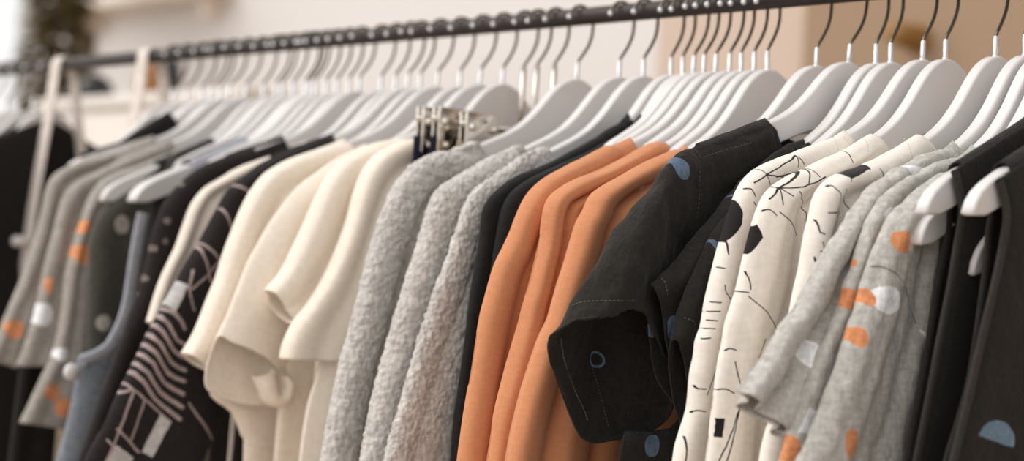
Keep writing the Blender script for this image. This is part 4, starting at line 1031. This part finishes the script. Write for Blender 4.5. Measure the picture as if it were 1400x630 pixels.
for n, Lp, Rp, pr_, lb, hb in ((318, Gf1, None, f1, 'blurred grey shirt with orange spots, leftmost of three at the far end', 'white hanger holding the leftmost blurred grey shirt'),
                               (338, Gf2, Gf2R, f2, 'blurred grey shirt with a white spot, middle of three at the far end', 'white hanger holding the middle blurred grey shirt'),
                               (358, Gf3, Gf3R, f3, 'blurred grey shirt with orange spots and low cuff, right of three at the far end', 'white hanger holding the right one of the blurred grey shirts')):
    mt = fabric('far grey linen %d' % n, GRF, 700, .3, .5, 60, .2, pr_)
    sleeved('spotted_shirt', n, lb, 'shirt', hb, Lp, lambda k: 26+12*k, mt, b=.015, group='blurred grey spotted shirts', Rp=Rp)

# ---- black coats at the far left
M_coat = fabric('black wool coat', (34, 31, 30), 500, .3, .2, 40, .05)
Fb2 = [(228, 154), (205, 168), (180, 183), (152, 204), (128, 214), (100, 226), (80, 245), (66, 275), (56, 330), (40, 420), (25, 520), (10, 640)]
t, x = garment('black_coat', 66, 'black coat filling the far left edge behind the pale strap', 'coat', 'blurred clothes at the far end', 'white hanger holding the black coat at the far left')
body(x, M_coat, t, [(.225, -.2), (.23, -.4), (.25, -1.0)], -1.0, b=.018, W=.20, neck=.010, drop=.0, lift=.006, sk=.55, dz=-.018, folds=((.006, 4, .1, .1),), disp=wrinkle(.0016, 20, 91))
for s in (1, -1):
    rows = []
    for i in range(30):
        v = i/29; row = []
        ctr = Vector((x, -s*(.195+.055*v), NZ+shoulder(.195)-.005-.56*v))
        for j in range(24):
            a = 2*pi*j/24; row.append(ctr+Vector((.022*sin(a)*min(1, .4+v*3), -s*.055*cos(a), .03*(1-v)**3*cos(a)*-1)))
        rows.append(row)
    grid_mesh('sleeve', rows, True, M_coat, t, .002, wrinkle(.002, 22, 92+s))
sleeved('black_blouse', 292, 'black top with sloping shoulder behind the far grey shirts', 'top', 'white hanger holding the black top behind the far grey shirts', Fb2, lambda k: 30+30*k, M_coat, b=.012)

# ---- canvas bags hung over the rail by long pale straps
M_str = fabric('pale canvas webbing', (226, 216, 208), 600, .3, .2, 40, .1)
M_bag = fabric('pale canvas', (206, 196, 184), 600, .3, .2, 40, .1)
def strap_bag(label, front, rear, group, clip=None):
    """front: strap pixels from the rail down on the viewer's side; rear: on the wall side"""
    x = PY(front[0][0], 97-.087*front[0][0], 0).x
    t = root('canvas_bag', (x, 0, NZ), label, 'bag', group)
    F_ = [PX(a, b, x) for a, b in front[1:]]; B_ = [PX(a, b, x) for a, b in rear]
    arc = [Vector((x, .0112*cos(a), RZ+.0112*sin(a))) for a in [radians(z) for z in range(-10, 181, 19)]]
    p = B_[::-1]+arc+F_
    q = [cr(p, k) for k in resample(p, 90)]
    grid_mesh('strap', [[v+Vector((.0125*s, 0, 0)) for s in (-1, -.5, 0, .5, 1)] for v in q], False, M_str, t, .0022)
    e, f = F_[-1], B_[-1]; zt_ = min(e.z, f.z)
    rows = []
    for i in range(24):
        v = i/23; row = []
        for j in range(44):
            a = 2*pi*j/44; U = -cos(a)
            top = e+(f-e)*((U+1)/2)
            z = top.z+.004-(.34+top.z-zt_)*v
            row.append(Vector((x+.014*sin(a)*min(1, .25+2*v), top.y, z)))
        rows.append(row)
    grid_mesh('bag_body', rows, True, M_bag, t, .002)
    if clip:
        c = PX(clip[0], clip[1], x+.006)-t.location; bm = bmesh.new()
        wire(bm, [c+Vector((0, -.012, 0)), c+Vector((0, -.010, 0)), c+Vector((0, .010, 0)), c+Vector((0, .012, 0))], [.005, .0075, .0075, .005], 12); from_bm('strap_slider', bm, M_white, t)
strap_bag('canvas bag hung over the rail by the long pale strap at the far left', [(86, 89), (66, 160), (50, 250), (38, 330), (34, 370), (40, 440)], [(101, 112), (106, 160), (111, 215), (113, 300), (100, 440)], 'canvas bags with long straps', (28, 330))
strap_bag('canvas bag hung over the rail by the pale strap right of the first one', [(205, 79), (188, 140), (176, 190), (165, 250), (160, 330)], [(222, 100), (224, 140), (224, 180), (222, 260), (215, 330)], 'canvas bags with long straps')

# ---- other white hangers packed between the clothes
used = sorted(HANG)
def spare(ns, lab, group):
    for n in ns:
        x = hook_x(n)
        t = hanger(n, lab, x=x, size='tee' if n in (948, 962) else 'small'); t['group'] = group
for n, lb in ((1116, 'white hanger behind the black tee, showing left of its collar'), 
              (1028, 'white hanger second in the bunch behind the black tee'), (996, 'white hanger whose arm shows between the farthest and middle orange blouses')):
    hanger(n, lb, size='tee' if n < 1030 else 'small', tilt=.05 if n == 1028 else .02 if n == 996 else 0)
spare((948, 962), 'white hanger squeezed between the black cardigan and farthest orange blouse', 'white hangers bunched above the orange blouses')
spare((560+14, 540, 476, 460, 445, 430), 'blurred white hanger packed between the black patterned dress and cream tees', 'blurred white hangers left of centre')
spare((400, 385, 300, 276, 255, 236), 'blurred white hanger packed above the far grey shirts', 'blurred white hangers at the far end')
spare((44, 24, 8, -12), 'blurred white hanger above the black coat at the far left', 'blurred white hangers at the left edge')

# ================================================================== light: daylight from windows on the left and front
w = bpy.data.worlds.new('daylight'); S.world = w; w.use_nodes = True
bg = w.node_tree.nodes['Background']; wt = w.node_tree
tc = N(wt, 'ShaderNodeTexCoord'); dp = N(wt, 'ShaderNodeVectorMath', operation='DOT_PRODUCT'); dp.inputs[1].default_value = Vector((-.35, -.75, .45)).normalized()
wt.links.new(tc.outputs['Generated'], dp.inputs[0])
rp = N(wt, 'ShaderNodeMapRange', interpolation_type='SMOOTHSTEP'); rp.inputs[1].default_value = -.4; rp.inputs[2].default_value = 1; rp.inputs[3].default_value = .52; rp.inputs[4].default_value = 1.36
wt.links.new(dp.outputs['Value'], rp.inputs[0]); wt.links.new(rp.outputs[0], bg.inputs[1])
bg.inputs[0].default_value = (1.0, .965, .93, 1)
def sun(name, d, strength, angle, col):
    l = bpy.data.lights.new(name, 'SUN'); l.energy = strength; l.angle = radians(angle); l.color = col
    o = bpy.data.objects.new(name, l); COL.objects.link(o); o.rotation_euler = Vector(d).to_track_quat('-Z', 'Y').to_euler(); return o
sun('daylight_sun', (.62, .72, -.75), 1.35, 50, (1, .98, .95))
S.view_settings.view_transform = 'Standard'; S.view_settings.look = 'None'; S.view_settings.gamma = 1; S.view_settings.exposure = 0
S.view_settings.use_curve_mapping = False
S.cycles.use_denoising = True
S.cycles.max_bounces = 6
